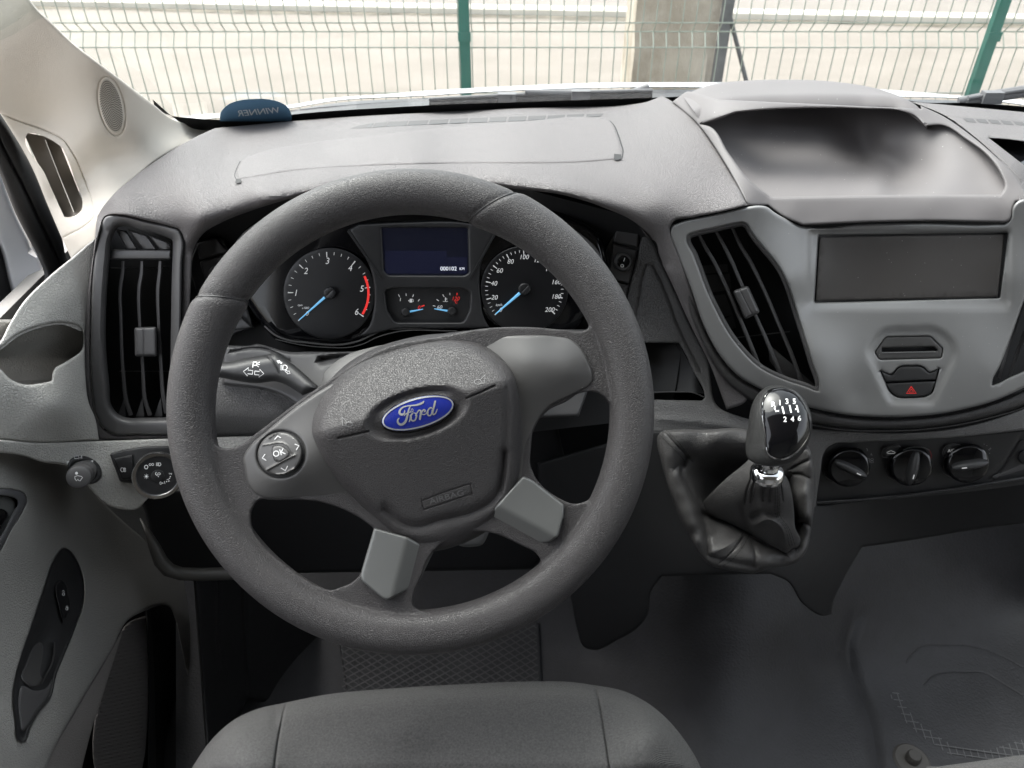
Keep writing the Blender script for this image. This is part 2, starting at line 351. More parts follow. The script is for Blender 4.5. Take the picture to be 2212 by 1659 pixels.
# ------------------------------------------------------------------ materials
def mat(name, rgb, rough=.5, metal=0, grain=None, spec=.5, coat=0, speck=0, mott=.06, sheen=0, emit=None):
    """grain = (cells per metre, bump height in metres, kind)"""
    m = bpy.data.materials.new(name); m.use_nodes = True; nt = m.node_tree; b = nt.nodes['Principled BSDF']; N = nt.nodes.new; L = nt.links.new
    b.inputs['Roughness'].default_value = rough; b.inputs['Metallic'].default_value = metal
    b.inputs['Specular IOR Level'].default_value = spec; b.inputs['Coat Weight'].default_value = coat; b.inputs['Coat Roughness'].default_value = .04
    if sheen: b.inputs['Sheen Weight'].default_value = sheen; b.inputs['Sheen Roughness'].default_value = .5
    b.inputs['Base Color'].default_value = (*rgb, 1)
    tc = N('ShaderNodeTexCoord')
    if mott:
        n1 = N('ShaderNodeTexNoise'); n1.inputs['Scale'].default_value = 14; n1.inputs['Detail'].default_value = 6; n1.inputs['Roughness'].default_value = .65
        L(tc.outputs['Object'], n1.inputs['Vector'])
        mr = N('ShaderNodeMapRange'); mr.inputs[1].default_value = .3; mr.inputs[2].default_value = .7; mr.inputs[3].default_value = 1 - mott; mr.inputs[4].default_value = 1 + mott
        L(n1.outputs[0], mr.inputs[0]); mx = N('ShaderNodeVectorMath'); mx.operation = 'SCALE'; mx.inputs[0].default_value = rgb; L(mr.outputs[0], mx.inputs['Scale'])
        col = mx.outputs[0]
        r2 = N('ShaderNodeMapRange'); r2.inputs[1].default_value = .3; r2.inputs[2].default_value = .7; r2.inputs[3].default_value = max(0, rough - .05); r2.inputs[4].default_value = min(1, rough + .05)
        L(n1.outputs[0], r2.inputs[0]); L(r2.outputs[0], b.inputs['Roughness'])
        if speck:
            v = N('ShaderNodeTexVoronoi'); v.inputs['Scale'].default_value = speck; L(tc.outputs['Object'], v.inputs['Vector'])
            lt = N('ShaderNodeMath'); lt.operation = 'LESS_THAN'; lt.inputs[1].default_value = .042; L(v.outputs['Distance'], lt.inputs[0])
            mm = N('ShaderNodeMix'); mm.data_type = 'RGBA'; L(lt.outputs[0], mm.inputs[0]); L(col, mm.inputs[6]); mm.inputs[7].default_value = (.42, .41, .40, 1); col = mm.outputs[2]
        if grain and grain[2] == 'weave':
            nw = N('ShaderNodeTexNoise'); nw.inputs['Scale'].default_value = 520; nw.inputs['Detail'].default_value = 3; L(tc.outputs['Object'], nw.inputs['Vector'])
            mw = N('ShaderNodeMapRange'); mw.inputs[1].default_value = .3; mw.inputs[2].default_value = .7; mw.inputs[3].default_value = .6; mw.inputs[4].default_value = 1.4; L(nw.outputs[0], mw.inputs[0])
            sw_ = N('ShaderNodeVectorMath'); sw_.operation = 'SCALE'; L(col, sw_.inputs[0]); L(mw.outputs[0], sw_.inputs['Scale']); col = sw_.outputs[0]
        L(col, b.inputs['Base Color'])
    if grain:
        sc_, h, kind = grain
        bp = N('ShaderNodeBump'); bp.inputs['Distance'].default_value = h; bp.inputs['Strength'].default_value = 1
        if kind == 'leather':
            ns = N('ShaderNodeTexNoise'); ns.inputs['Scale'].default_value = sc_ * .8; ns.inputs['Detail'].default_value = 2; L(tc.outputs['Object'], ns.inputs['Vector'])
            sb = N('ShaderNodeVectorMath'); sb.operation = 'SUBTRACT'; sb.inputs[1].default_value = (.5, .5, .5); L(ns.outputs['Color'], sb.inputs[0])
            s2 = N('ShaderNodeVectorMath'); s2.operation = 'SCALE'; s2.inputs['Scale'].default_value = 1.3 / sc_; L(sb.outputs[0], s2.inputs[0])
            ad = N('ShaderNodeVectorMath'); ad.operation = 'ADD'; L(tc.outputs['Object'], ad.inputs[0]); L(s2.outputs[0], ad.inputs[1])
            vo = N('ShaderNodeTexVoronoi'); vo.feature = 'DISTANCE_TO_EDGE'; vo.inputs['Scale'].default_value = sc_; L(ad.outputs[0], vo.inputs['Vector'])
            mr3 = N('ShaderNodeMapRange'); mr3.inputs[1].default_value = 0; mr3.inputs[2].default_value = .16; mr3.interpolation_type = 'SMOOTHSTEP'; L(vo.outputs['Distance'], mr3.inputs[0])
            L(mr3.outputs[0], bp.inputs['Height'])
        elif kind == 'weave':
            mp = N('ShaderNodeMapping'); mp.inputs['Rotation'].default_value = (0.3, 0.2, .785); L(tc.outputs['Object'], mp.inputs[0])
            w1 = N('ShaderNodeTexWave'); w1.inputs['Scale'].default_value = sc_ / 6.28; w1.bands_direction = 'X'; w1.inputs['Distortion'].default_value = .4; w1.inputs['Detail Scale'].default_value = 30
            w2 = N('ShaderNodeTexWave'); w2.inputs['Scale'].default_value = sc_ / 6.28; w2.bands_direction = 'Y'; w2.inputs['Distortion'].default_value = .4; w2.inputs['Detail Scale'].default_value = 30
            L(mp.outputs[0], w1.inputs[0]); L(mp.outputs[0], w2.inputs[0])
            mu = N('ShaderNodeMath'); mu.operation = 'ADD'; L(w1.outputs['Fac'], mu.inputs[0]); L(w2.outputs['Fac'], mu.inputs[1]); L(mu.outputs[0], bp.inputs['Height'])
        else:
            ns = N('ShaderNodeTexNoise'); ns.inputs['Scale'].default_value = sc_; ns.inputs['Detail'].default_value = 3; L(tc.outputs['Object'], ns.inputs['Vector']); L(ns.outputs[0], bp.inputs['Height'])
        L(bp.outputs[0], b.inputs['Normal'])
    if emit:
        b.inputs['Emission Color'].default_value = (*emit[0], 1); b.inputs['Emission Strength'].default_value = emit[1]
    return m
M = dict(
 dash=mat('dash_plastic', (.140, .130, .131), .60, grain=(430, .00052, 'leather')),
 dashmid=mat('dash_lower_plastic', (.15, .147, .145), .5, grain=(370, .0006, 'leather')),
 bowl=mat('tray_plastic', (.130, .121, .122), .66, grain=(1500, .00006, 'noise'), speck=90),
 lid=mat('lid_plastic', (.136, .126, .127), .60, grain=(440, .00035, 'leather')),
 wheel=mat('wheel_skin', (.041, .038, .039), .44, grain=(600, .00031, 'leather')),
 pad=mat('airbag_skin', (.041, .038, .039), .44, grain=(600, .00031, 'leather')),
 satin=mat('satin_grey', (.088, .086, .085), .40, metal=.25, speck=120, mott=.03),
 satin2=mat('satin_silver', (.155, .158, .155), .33, metal=.35, mott=.03),
 silver=mat('fascia_silver', (.25, .249, .247), .42, metal=.35, grain=(1800, .00004, 'noise'), mott=.03, speck=110),
 black=mat('black_plastic', (.012, .012, .013), .45, mott=.05),
 blackmid=mat('dark_plastic', (.03, .03, .031), .45, grain=(900, .00006, 'noise')),
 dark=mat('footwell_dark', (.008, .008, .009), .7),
 gloss=mat('gloss_black', (.004, .004, .005), .07, mott=0),
 vent=mat('vent_plastic', (.085, .083, .084), .4, mott=.03),
 ventslat=mat('slat_plastic', (.06, .058, .059), .42, mott=.03),
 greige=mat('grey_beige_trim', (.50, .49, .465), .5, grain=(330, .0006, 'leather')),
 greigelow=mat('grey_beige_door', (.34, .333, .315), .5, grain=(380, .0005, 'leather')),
 cream=mat('cream_trim', (.66, .615, .545), .75, grain=(700, .00015, 'leather'), mott=.02),
 creamsm=mat('cream_smooth', (.52, .49, .43), .5, grain=(900, .0001, 'noise'), mott=.02),
 hole=mat('hole_grey', (.16, .15, .135), .7, mott=0),
 fabric=mat('seat_fabric', (.052, .051, .052), .9, grain=(2600, .0006, 'weave'), sheen=.12),
 rubber=mat('floor_rubber', (.045, .045, .049), .55, grain=(260, .0008, 'noise'), mott=.22),
 seal=mat('door_seal', (.010, .010, .011), .6),
 paint=mat('white_paint', (.78, .80, .83), .25, coat=.6, mott=0),
 leather=mat('boot_leather', (.052, .050, .050), .36, grain=(560, .00035, 'leather')),
 knobskin=mat('knob_leather', (.016, .016, .016), .42, grain=(700, .0003, 'leather')),
 chrome=mat('chrome', (.75, .75, .76), .09, metal=1, mott=0),
 white=mat('white_ink', (.82, .82, .82), .6, mott=0),
 dimink=mat('dim_ink', (.30, .30, .30), .6, mott=0),
 red=mat('red_ink', (.65, .03, .03), .5, mott=0, emit=((.8, .03, .02), .12)),
 blue=mat('needle_blue', (.16, .46, .75), .4, mott=0, emit=((.2, .55, .9), .10)),
 inkw=mat('dial_ink', (.52, .52, .52), .5, mott=0, emit=((1, 1, 1), .05)),
 odo=mat('odometer_ink', (.8, .8, .85), .5, mott=0, emit=((.85, .9, 1), .15)),
 lcd=mat('display_glass', (.004, .005, .010), .25, mott=0, emit=((.05, .06, .20), .006)),
 dial=mat('dial_face', (.006, .006, .007), .35, mott=0),
 clus=mat('cluster_plastic', (.013, .013, .014), .42, mott=.03),
 screen=mat('screen_cover', (.055, .05, .047), .5, grain=(1400, .0001, 'noise'), speck=140),
 emblem=mat('emblem_blue', (.012, .022, .21), .18, coat=1, mott=0),
 emblems=mat('emblem_silver', (.62, .64, .68), .22, metal=.7, mott=0),
 fence=mat('fence_green', (.27, .31, .265), .5, mott=.1),
 post=mat('post_green', (.018, .13, .10), .42, mott=.1),
 steel=mat('old_steel', (.10, .105, .11), .6, mott=.3),
 sticker=mat('sticker_blue', (.13, .28, .45), .5, mott=0),
 headliner=mat('headliner', (.34, .335, .325), .9),
)
# ================================================================== outside: road, kerb, fence, pillar
def ground_mat(name, a, b, scale, rough=.85):
    m = bpy.data.materials.new(name); m.use_nodes = True; nt = m.node_tree; N = nt.nodes.new; L = nt.links.new; bs = nt.nodes['Principled BSDF']; bs.inputs['Roughness'].default_value = rough
    tc = N('ShaderNodeTexCoord'); mp = N('ShaderNodeMapping'); mp.inputs['Scale'].default_value = (1, 2.2, 1); L(tc.outputs['Object'], mp.inputs[0])
    n1 = N('ShaderNodeTexNoise'); n1.inputs['Scale'].default_value = scale; n1.inputs['Detail'].default_value = 9; n1.inputs['Roughness'].default_value = .62; L(mp.outputs[0], n1.inputs['Vector'])
    cr = N('ShaderNodeMapRange'); cr.inputs[1].default_value = .32; cr.inputs[2].default_value = .68; L(n1.outputs[0], cr.inputs[0])
    mx = N('ShaderNodeMix'); mx.data_type = 'RGBA'; mx.inputs[6].default_value = (*a, 1); mx.inputs[7].default_value = (*b, 1); L(cr.outputs[0], mx.inputs[0]); L(mx.outputs[2], bs.inputs['Base Color'])
    bp = N('ShaderNodeBump'); bp.inputs['Distance'].default_value = .004; n2 = N('ShaderNodeTexNoise'); n2.inputs['Scale'].default_value = 120; n2.inputs['Detail'].default_value = 4; L(tc.outputs['Object'], n2.inputs['Vector']); L(n2.outputs[0], bp.inputs['Height']); L(bp.outputs[0], bs.inputs['Normal'])
    return m
M['road'] = ground_mat('road_concrete', (.200, .174, .148), (.240, .212, .183), 1.1)
M['verge'] = ground_mat('pavement_concrete', (.200, .178, .156), (.235, .211, .188), .8)
M['kerb'] = ground_mat('kerb_stone', (.50, .47, .41), (.66, .62, .55), 2.0)
M['gutter'] = ground_mat('gutter_dirt', (.055, .048, .032), (.20, .175, .135), 3.2)
M['pillar'] = ground_mat('pillar_concrete', (.26, .22, .165), (.56, .51, .44), 2.6)
def sheet(name, P, z, m, kind='structure'):
    o = mesh(name, [(x, y, z) for x, y in P], [tuple(range(len(P)))], m, None, False); o['kind'] = kind; return o
# kerb line runs slightly askew to the van: far left 9.85 m ahead, far right 8.7 m
def ky(x): return 9.35 - .085 * x
sheet('road', [(-90, -60), (90, -60), (90, ky(90)), (-90, ky(-90))], 0.0, M['road'])
# a worn gutter with dirt against the kerb
gx = np.linspace(-12, 12, 140); gv = []; gf = []
for i, x in enumerate(gx):
    w = .13 + .05 * math.sin(x * 1.7) + .05 * RNG.rand()
    gv += [(x, ky(x) - w, .004), (x, ky(x) - .002, .004)]
for i in range(len(gx) - 1): gf.append((2*i, 2*i+2, 2*i+3, 2*i+1))
g = mesh('gutter', gv, gf, M['gutter'], None, False); g['kind'] = 'structure'
kv = []; kx = np.linspace(-30, 30, 120)
for x in kx:
    j = .006 * math.sin(x * 5.1)
    kv += [(x, ky(x) + j, -.05), (x, ky(x) + .012 + j, .055), (x, ky(x) + .035 + j, .072), (x, ky(x) + .17, .074), (x, ky(x) + .17, -.05)]
kf = [(5*i+k, 5*i+5+k, 5*i+6+k, 5*i+1+k) for i in range(len(kx)-1) for k in range(4)]
k_ = mesh('kerb', kv, kf, M['kerb'], None, True, 40); k_['kind'] = 'structure'
sheet('pavement', [(-90, ky(-90) + .17), (90, ky(90) + .17), (90, 160), (-90, 160)], .070, M['verge'])
# welded mesh fence with V-shaped beams, posts
FY = 3.5
def zat(py): return CAMZ + FY * (-SP + CP * (829.5 - py) / F) / (CP + SP * (829.5 - py) / F)
z_a, z_b, z_c = zat(49.8), zat(74), zat(103)
fr = thing('wire_fence', 'long green welded wire mesh fence with V-shaped folds standing in front of the windscreen', 'fence', (0, FY, 0))
zr = [.08, z_c - .58, z_c - .38, z_c - .19, z_c, z_b, z_a, z_a + .19, z_a + .38, z_a + .52]
def yat(z):
    return .045 if abs(z - z_b) < 1e-6 else 0
def wires(name, xs, zs, r, horiz=False, x0=0, x1=0):
    vs, fs = [], []
    def seg(a, b):
        n = len(vs); a = Vector(a); b = Vector(b); t = (b - a).normalized(); u = t.orthogonal().normalized(); w = t.cross(u)
        for p in (a, b):
            for k in range(5): q = 2*math.pi*k/5; vs.append(p + (u*math.cos(q) + w*math.sin(q)) * r)
        fs.extend([(n+k, n+(k+1) % 5, n+5+(k+1) % 5, n+5+k) for k in range(5)])
    if horiz:
        for z in zs: seg((x0, FY + yat(z) + .004, z), (x1, FY + yat(z) + .004, z))
    else:
        for x in xs:
            for i in range(len(zs) - 1): seg((x, FY + yat(zs[i]), zs[i]), (x, FY + yat(zs[i+1]), zs[i+1]))
    return mesh(name, vs, fs, M['fence'], fr, True)
def xat(px, py, Y): return (px - 1106) / F * dy(px, py, Y)
pL, pR = xat(1003, 60, FY - .03), xat(2150, 60, FY - .03)
pitch = pR - pL; sp_ = pitch / round(pitch / .0555)
for s in range(-2, 3):
    a = pL + s * pitch; b = a + pitch; xs = np.arange(a + sp_ / 2, b, sp_)
    wires('mesh_panel', xs, zr, .0026)
    w = wires('mesh_panel', [], [z for z in zr[1:]], .0030, True, a + .02, b - .02)
for s in range(-2, 4):
    x = pL + s * pitch
    boxm('post', (x - .022, FY - .045, -.1), (x + .022, FY - .006, 2.05), M['post'], fr, .003)
    for z in (z_b, z_a + .45): boxm('bracket', (x - .027, FY - .052, z - .018), (x + .027, FY - .043, z + .018), M['post'], fr)
# concrete pillar just beyond the fence with a steel channel and a strut
PY_ = 4.15
xa, xb = xat(1382, 0, PY_), xat(1558, 0, PY_)
pl = thing('concrete_pillar', 'weathered square concrete pillar beyond the fence', 'pillar', ((xa + xb) / 2, PY_ + .2, 0))
bm = bmesh.new(); bmesh.ops.create_cube(bm, size=1)
for v in bm.verts: v.co = Vector(((xa + xb) / 2 + v.co.x * (xb - xa) * (1 + .05 * (v.co.z < 0)), PY_ + .2 + v.co.y * .4, 1.4 + v.co.z * 3.0))
bmesh.ops.subdivide_edges(bm, edges=bm.edges[:], cuts=24, use_grid_fill=True)
for v in bm.verts: v.co += Vector((RNG.randn() * .003, RNG.randn() * .003, 0))
me = bpy.data.meshes.new('shaft'); bm.to_mesh(me); bm.free(); link('shaft', me, M['pillar'], pl, True, 30)
x1 = xat(1568, 0, PY_ - .02)
st = thing('steel_channel', 'dark perforated steel channel running up the right side of the pillar', 'pipe', (x1, PY_, 0))
boxm('channel', (xb + .006, PY_ - .05, -.05), (xb + .05, PY_ - .0, 3), M['steel'], st)
vs = []; 
tube('post', [(x1 + .045, PY_ + .02, 0), (x1 + .05, PY_ + .02, 3)], .009, M['steel'], st)
s2 = thing('steel_strut', 'thin dark steel strut leaning against the pillar post', 'strut', (x1 + .3, PY_, 0))
pa, pb = V(1573, 20, dy(1573, 20, PY_ - .01)), V(1611, 171, dy(1611, 171, PY_ - .01))
pc = pb + (pb - pa) * 1.6
tube('bar', [pa, pc], .011, M['steel'], s2)
# ================================================================== the van's shell: bonnet, cowl, glass, roof, sides, floor
van = thing('van_body', 'white van body around the cab, its bonnet edge showing below the windscreen', 'van', (.45, .6, 0))
# bonnet rear edge
top = Z1((1040, 757), (1200, 728), (1500, 702), (1900, 648)) + Z2((0, 622), (300, 598), (600, 573), (1200, 540), (1700, 521), (2212, 517)) + Z3((500, 520), (1330, 563), (1600, 583), (1850, 605), (2212, 628), (2500, 655))
lowr = Z3((2500, 720), (2212, 664), (1850, 625), (1400, 610), (500, 560)) + Z2((2212, 552), (1700, 556), (1200, 572), (600, 606), (0, 645)) + Z1((1900, 672), (1500, 730), (1200, 765), (1040, 790))
top[0] = top[0][:2] + (1,); top[-1] = top[-1][:2] + (1,); lowr[0] = lowr[0][:2] + (1,); lowr[-1] = lowr[-1][:2] + (1,)
df_b = DF((412, 250, 'y', 1.26), (800, 215, 'y', 1.33), (1100, 190, 'y', 1.37), (1464, 183, 'y', 1.39), (1900, 200, 'y', 1.36), (2200, 220, 'y', 1.31),
          (412, 230, 'y', 1.36), (1100, 170, 'y', 1.47), (1900, 180, 'y', 1.46))
region('bonnet', top + lowr, df_b, M['paint'], van, edge=(4, .02), sp=12, skirt=.5)
# cowl: black moulding between bonnet and glass
cowl_pts = [(340, 262, 1)] + [(x, y + 4) for x, y, *_ in lowr[::-1][1:-1]] + [(2260, 240, 1), (2260, 300, 1), (1900, 270), (1464, 250), (1000, 262), (600, 285), (340, 300, 1)]
df_c = DF((400, 262, 'y', 1.20), (1000, 215, 'y', 1.31), (1464, 200, 'y', 1.33), (2200, 230, 'y', 1.28), (400, 290, 'y', 1.12), (1000, 250, 'y', 1.16), (1464, 230, 'y', 1.17), (2200, 270, 'y', 1.14))
region('cowl', cowl_pts, df_c, mat('cowl_plastic', (.045, .047, .052), .42, mott=.5), van, sp=12, skirt=.05,
       grooves=[([(460, 262), (700, 234), (1000, 214), (1300, 203), (1500, 200)], 3, .012)])
# hidden shell that shapes the light: roof, sides, bulkhead, fire wall
XL, XR = -.66, 1.42
def quad(name, P, m, parent=van, th=.02):
    P = [Vector(p) for p in P]; n = (P[1] - P[0]).cross(P[2] - P[0]).normalized() * th
    k = len(P); vs = P + [p + n for p in P]
    o = mesh(name, vs, [tuple(range(k)), tuple(range(k, 2*k))[::-1]] + [(i, (i+1) % k, k + (i+1) % k, k + i) for i in range(k)], m, parent, False); fixn(o); return o
ZF = .72
quad('roof_lining', [(XL, .28, 2.19), (XR, .28, 2.19), (XR, -1.3, 2.24), (XL, -1.3, 2.24)], M['headliner'])
quad('bulkhead', [(XL, -1.3, ZF), (XR, -1.3, ZF), (XR, -1.3, 2.24), (XL, -1.3, 2.24)], M['headliner'])
quad('side_wall', [(XR, -1.3, ZF), (XR, 1.2, ZF), (XR, 1.2, 1.42), (XR, -1.3, 1.42)], M['greigelow'])
quad('side_wall', [(XR, -1.3, 1.42), (XR, -.42, 1.42), (XR, -.42, 2.24), (XR, -1.3, 2.24)], M['headliner'])
quad('side_wall', [(XL, -1.3, ZF), (XL, 1.2, ZF), (XL, 1.2, 1.34), (XL, -1.3, 1.34)], M['greigelow'])
quad('side_wall', [(XL, -1.3, 1.34), (XL, -.48, 1.34), (XL, -.48, 2.24), (XL, -1.3, 2.24)], M['headliner'])
quad('firewall', [(XL, 1.17, ZF - .1), (XR, 1.17, ZF - .1), (XR, 1.19, 1.46), (XL, 1.19, 1.46)], M['dark'])
quad('dash_light_block', [(XL + .1, .90, 1.43), (XR, .90, 1.43), (XR, 1.17, 1.45), (XL + .1, 1.17, 1.45)], M['dark'])  # unseen sheet added to stop light leaking through the dash seams
# windscreen: clear pane with black ceramic border, base following the dash
def glassmat():
    m = bpy.data.materials.new('clear_glass'); m.use_nodes = True; nt = m.node_tree; nt.nodes.remove(nt.nodes['Principled BSDF']); N = nt.nodes.new; L = nt.links.new; out = nt.nodes['Material Output']
    t = N('ShaderNodeBsdfTransparent'); t.inputs[0].default_value = (.95, .97, .96, 1); g = N('ShaderNodeBsdfGlossy'); g.inputs['Roughness'].default_value = .01
    lw = N('ShaderNodeLayerWeight'); lw.inputs[0].default_value = .35; pw = N('ShaderNodeMath'); pw.operation = 'POWER'; pw.inputs[1].default_value = 3; L(lw.outputs['Facing'], pw.inputs[0]); f = N('ShaderNodeMath'); f.operation = 'MULTIPLY_ADD'; f.inputs[1].default_value = .25; f.inputs[2].default_value = .02; L(pw.outputs[0], f.inputs[0]); mx = N('ShaderNodeMixShader'); L(f.outputs[0], mx.inputs[0]); L(t.outputs[0], mx.inputs[1]); L(g.outputs[0], mx.inputs[2]); L(mx.outputs[0], out.inputs[0]); return m
M['glass'] = glassmat()
ws = thing('windscreen', 'raked clear windscreen with a black printed lower border', 'windscreen', (.45, 1.1, 1.5))
def wsp(x, t):            # t = 0 at the base, 1 at the header
    c = (x - .45) / 1.05; return (x, 1.135 - .10 * c * c - t * .84, 1.497 + t * .70 - .01 * c * c)
gx = np.linspace(-.60, 1.45, 34); gv = [wsp(x, t) for t in np.linspace(-.02, 1, 8) for x in gx]; n = len(gx)
gl = mesh('pane', gv, [(j*n+i, j*n+i+1, (j+1)*n+i+1, (j+1)*n+i) for j in range(7) for i in range(n-1)], M['glass'], ws, True, 0)
md = gl.modifiers.new('t', 'SOLIDIFY'); md.thickness = .005
# printed black band, traced along its lower edge on the pane
def dws(x, y):            # distance to the windscreen surface
    x = np.atleast_1d(x).astype(float); y = np.atleast_1d(y).astype(float); lo = np.full(x.shape, .3); hi = np.full(x.shape, 3.)
    for _ in range(40):
        m_ = (lo + hi) / 2; p = V(x, y, m_); c = (p[:, 0] - .45) / 1.05; yb = 1.135 - .10*c*c; zb = 1.497 - .01*c*c
        beyond = (p[:, 1] - yb) * .70 + (p[:, 2] - zb) * .84 > 0
        hi = np.where(beyond, m_, hi); lo = np.where(beyond, lo, m_)
    return (lo + hi) / 2
up = Z1((970, 660), (1010, 700), (1060, 722), (1200, 742), (1300, 750), (1600, 752), (1830, 722), (2212, 690)) + Z2((300, 682), (700, 660), (1300, 640), (1900, 620)) + [(1650, 205), (1950, 214)] + Z3((1500, 635), (1850, 648), (2212, 670), (2500, 700))
dn = [(2262, 290, 1), (1950, 262), (1650, 252), (1400, 250), (1000, 262), (700, 280), (460, 300), (420, 285), (385, 262), (330, 215, 1)]
up[0] = up[0] + (1,); up[-1] = up[-1] + (1,)
region('ceramic_border', up + dn, lambda x, y: dws(x, y), mat('ceramic_black', (.006, .006, .006), .55, mott=0), ws, sp=14, off=.004, skirt=.0015)
# wipers
def wiper(name, lab, pts_arm, pts_blade, Ya, Yb, clips):
    w = thing(name, lab, 'wiper', tuple(V(*pts_arm[0][:2], dy(pts_arm[0][0], pts_arm[0][1], Ya))), 'windscreen wipers')
    A = [V(x, y, dy(x, y, Ya + (Yb - Ya) * i / (len(pts_arm) - 1))) for i, (x, y) in enumerate(pts_arm)]
    B = [V(x, y, dy(x, y, Yb)) for x, y in pts_blade]
    sm = mat('wiper_grey', (.13, .13, .135), .45)
    tube('arm', A, [.007] * (len(A) - 1) + [.004], sm, w, 8); tube('blade', B, .0045, M['black'], w, 8); tube('blade_spine', [b + np.array([0, 0, .007]) for b in B], .003, sm, w, 8)
    for t in clips:
        p = B[0] * (1 - t) + B[-1] * t; boxm('clip', (p[0]-.014, p[1]-.008, p[2]-.004), (p[0]+.014, p[1]+.006, p[2]+.012), sm, w)
wiper('windscreen_wiper', 'long parked wiper arm and blade along the windscreen foot ahead of the driver', [Z2.pt(2030, 550), Z2.pt(1900, 600), Z2.pt(1600, 592), Z2.pt(1250, 580)], [Z2.pt(650, 655), Z2.pt(1130, 630), Z2.pt(1600, 612), Z2.pt(2050, 600)], 1.20, 1.19, (.35, .68))
wiper('windscreen_wiper', 'wiper blade at the right edge rising above the passenger side cowl', [Z3.pt(1800, 640), Z3.pt(2000, 600), Z3.pt(2250, 560), Z3.pt(2500, 520)], [Z3.pt(1850, 650), Z3.pt(2100, 612), Z3.pt(2350, 575), Z3.pt(2600, 540)], 1.17, 1.15, (.2, .6))
# oval sticker on the glass
stk = thing('window_sticker', 'blue oval sticker with mirrored white lettering at the lower left corner of the windscreen', 'sticker', tuple(V(551, 240, float(dws(551, 240)[0]))))
dfs = lambda x, y: dws(x, y) - .007
region('disc', [(475, 262, 1), (476, 245), (490, 228), (515, 217.5), (545, 214), (575, 214), (605, 221), (622, 232), (629, 246), (630, 262, 1)], dfs, M['sticker'], stk, sp=10, skirt=.001)
mk = Marks(dfs, .0015); mk.text('WINNER', 560, 241, 13, rot=5, shear=.25, mirror=True, sx=1.25, bold=.01)
for p in mk.v: pass
mk.build('lettering', mat('sticker_white', (.85, .9, .95), .6, mott=0), stk)
# floor
floor_ctrl = [(600, 1500, 'z', .735), (900, 1400, 'z', .735), (1170, 1430, 'z', .735), (1170, 1650, 'z', .735), (1300, 1420, 'z', .76), (1500, 1300, 'z', .90), (1500, 1480, 'z', .83), (1550, 1640, 'z', .80),
              (1700, 1350, 'z', .86), (1800, 1450, 'z', .76), (1850, 1600, 'z', .74), (2000, 1400, 'z', .74), (2200, 1300, 'z', .76), (2200, 1600, 'z', .735), (2000, 1200, 'z', .83), (2250, 1150, 'z', .90), (900, 1300, 'z', .78)]
df_f = DF(*floor_ctrl)
fl = region('floor', [(380, 1180, 1), (2270, 1080, 1), (2270, 1720, 1), (380, 1720, 1)], df_f, M['rubber'], None, sp=13, skirt=.03,
   grooves=[([(1845, 1340), (1830, 1400), (1850, 1480), (1880, 1560), (1900, 1680)], 16, .010),
            
            ([Z9.pt(1330, 1050), Z9.pt(1400, 975), Z9.pt(1550, 960), Z9.pt(1700, 965), Z9.pt(1850, 1010), Z9.pt(2100, 1150)], 2, .0012),
            ([Z9.pt(1430, 1180), Z9.pt(1480, 1135), Z9.pt(1650, 1112), Z9.pt(1780, 1118), Z9.pt(1870, 1170), Z9.pt(2000, 1250)], 2, .0012)])
fl['kind'] = 'structure'
quad('floor_pan', [(XL, -1.3, ZF - .02), (XL, 1.2, ZF - .02), (XR, 1.2, ZF - .02), (XR, -1.3, ZF - .02)], M['dark'])
# raised lattice patterns moulded in the mat
def lattice(name, poly, df, w, pitch, m, parent, ang=0, h=.0015):
    mk = Marks(df, h); P = crv(poly, True, 10); x0, y0 = P.min(0); x1, y1 = P.max(0)
    cx, cy = (x0 + x1) / 2, (y0 + y1) / 2; R = max(x1 - x0, y1 - y0)
    for a in (ang + 32, ang - 32):
        c, s = math.cos(math.radians(a)), math.sin(math.radians(a))
        for k in np.arange(-R, R, pitch):
            t = np.arange(-R, R, 5.0); q = np.stack([cx + t*c - k*s, cy + t*s + k*c], 1); m_ = inside(q, P); i = 0
            while i < len(q):
                if m_[i]:
                    j = i
                    while j + 1 < len(q) and m_[j+1]: j += 1
                    if j > i: mk.stroke([tuple(q[i]), tuple(q[j])], w, cap=False)
                    i = j + 1
                else: i += 1
    return mk.build(name, m, parent)
mat_r = mat('mat_relief', (.085, .085, .088), .5, mott=.1)
pm = thing('floor_mat', 'dark moulded heel pad with a diamond lattice under the pedals', 'floor mat', (-.08, .65, .74))
dfp = lambda x, y: df_f(x, y) - .006
region('pad', [(730, 1370, 1), (900, 1330, 1), (1165, 1345, 1), (1172, 1500, 1), (1150, 1560, 1), (760, 1570, 1)], dfp, M['rubber'], pm, edge=(6, .004), sp=20, skirt=.005)
lattice('lattice', [(735, 1380, 1), (900, 1345, 1), (1160, 1350, 1), (1166, 1500, 1), (740, 1520, 1)], dfp, 2.6, 13, mat_r, pm, 4)
pm2 = thing('floor_relief', 'curved lattice pattern moulded in the floor on the passenger side', 'floor mat', (.7, .6, .74))
lattice('lattice', [Z9.pt(1230, 1230)+(1,), Z9.pt(1290, 1220)+(1,), Z9.pt(1360, 1350), Z9.pt(1480, 1450), Z9.pt(1620, 1530), Z9.pt(1800, 1545), Z9.pt(2100, 1510), Z9.pt(2100, 1570), Z9.pt(1780, 1610), Z9.pt(1600, 1590), Z9.pt(1450, 1500), Z9.pt(1330, 1400)], df_f, 2.0, 14, mat('mat_relief_light', (.13, .13, .135), .5, mott=.1), pm2, 40, .001)
bl = thing('floor_bolt', 'round grey washer and bolt head in the floor at the bottom right', 'bolt', tuple(V(1968, 1640, float(df_f(1968, 1640)[0]))))
pb_ = Vector(V(1968, 1645, float(df_f(1968, 1645)[0])).tolist())
lathe('washer', pb_, (0, 0, 1), [(.026, 0), (.026, .003), (.023, .006), (.010, .006)], mat('washer_grey', (.085, .08, .075), .55), bl)
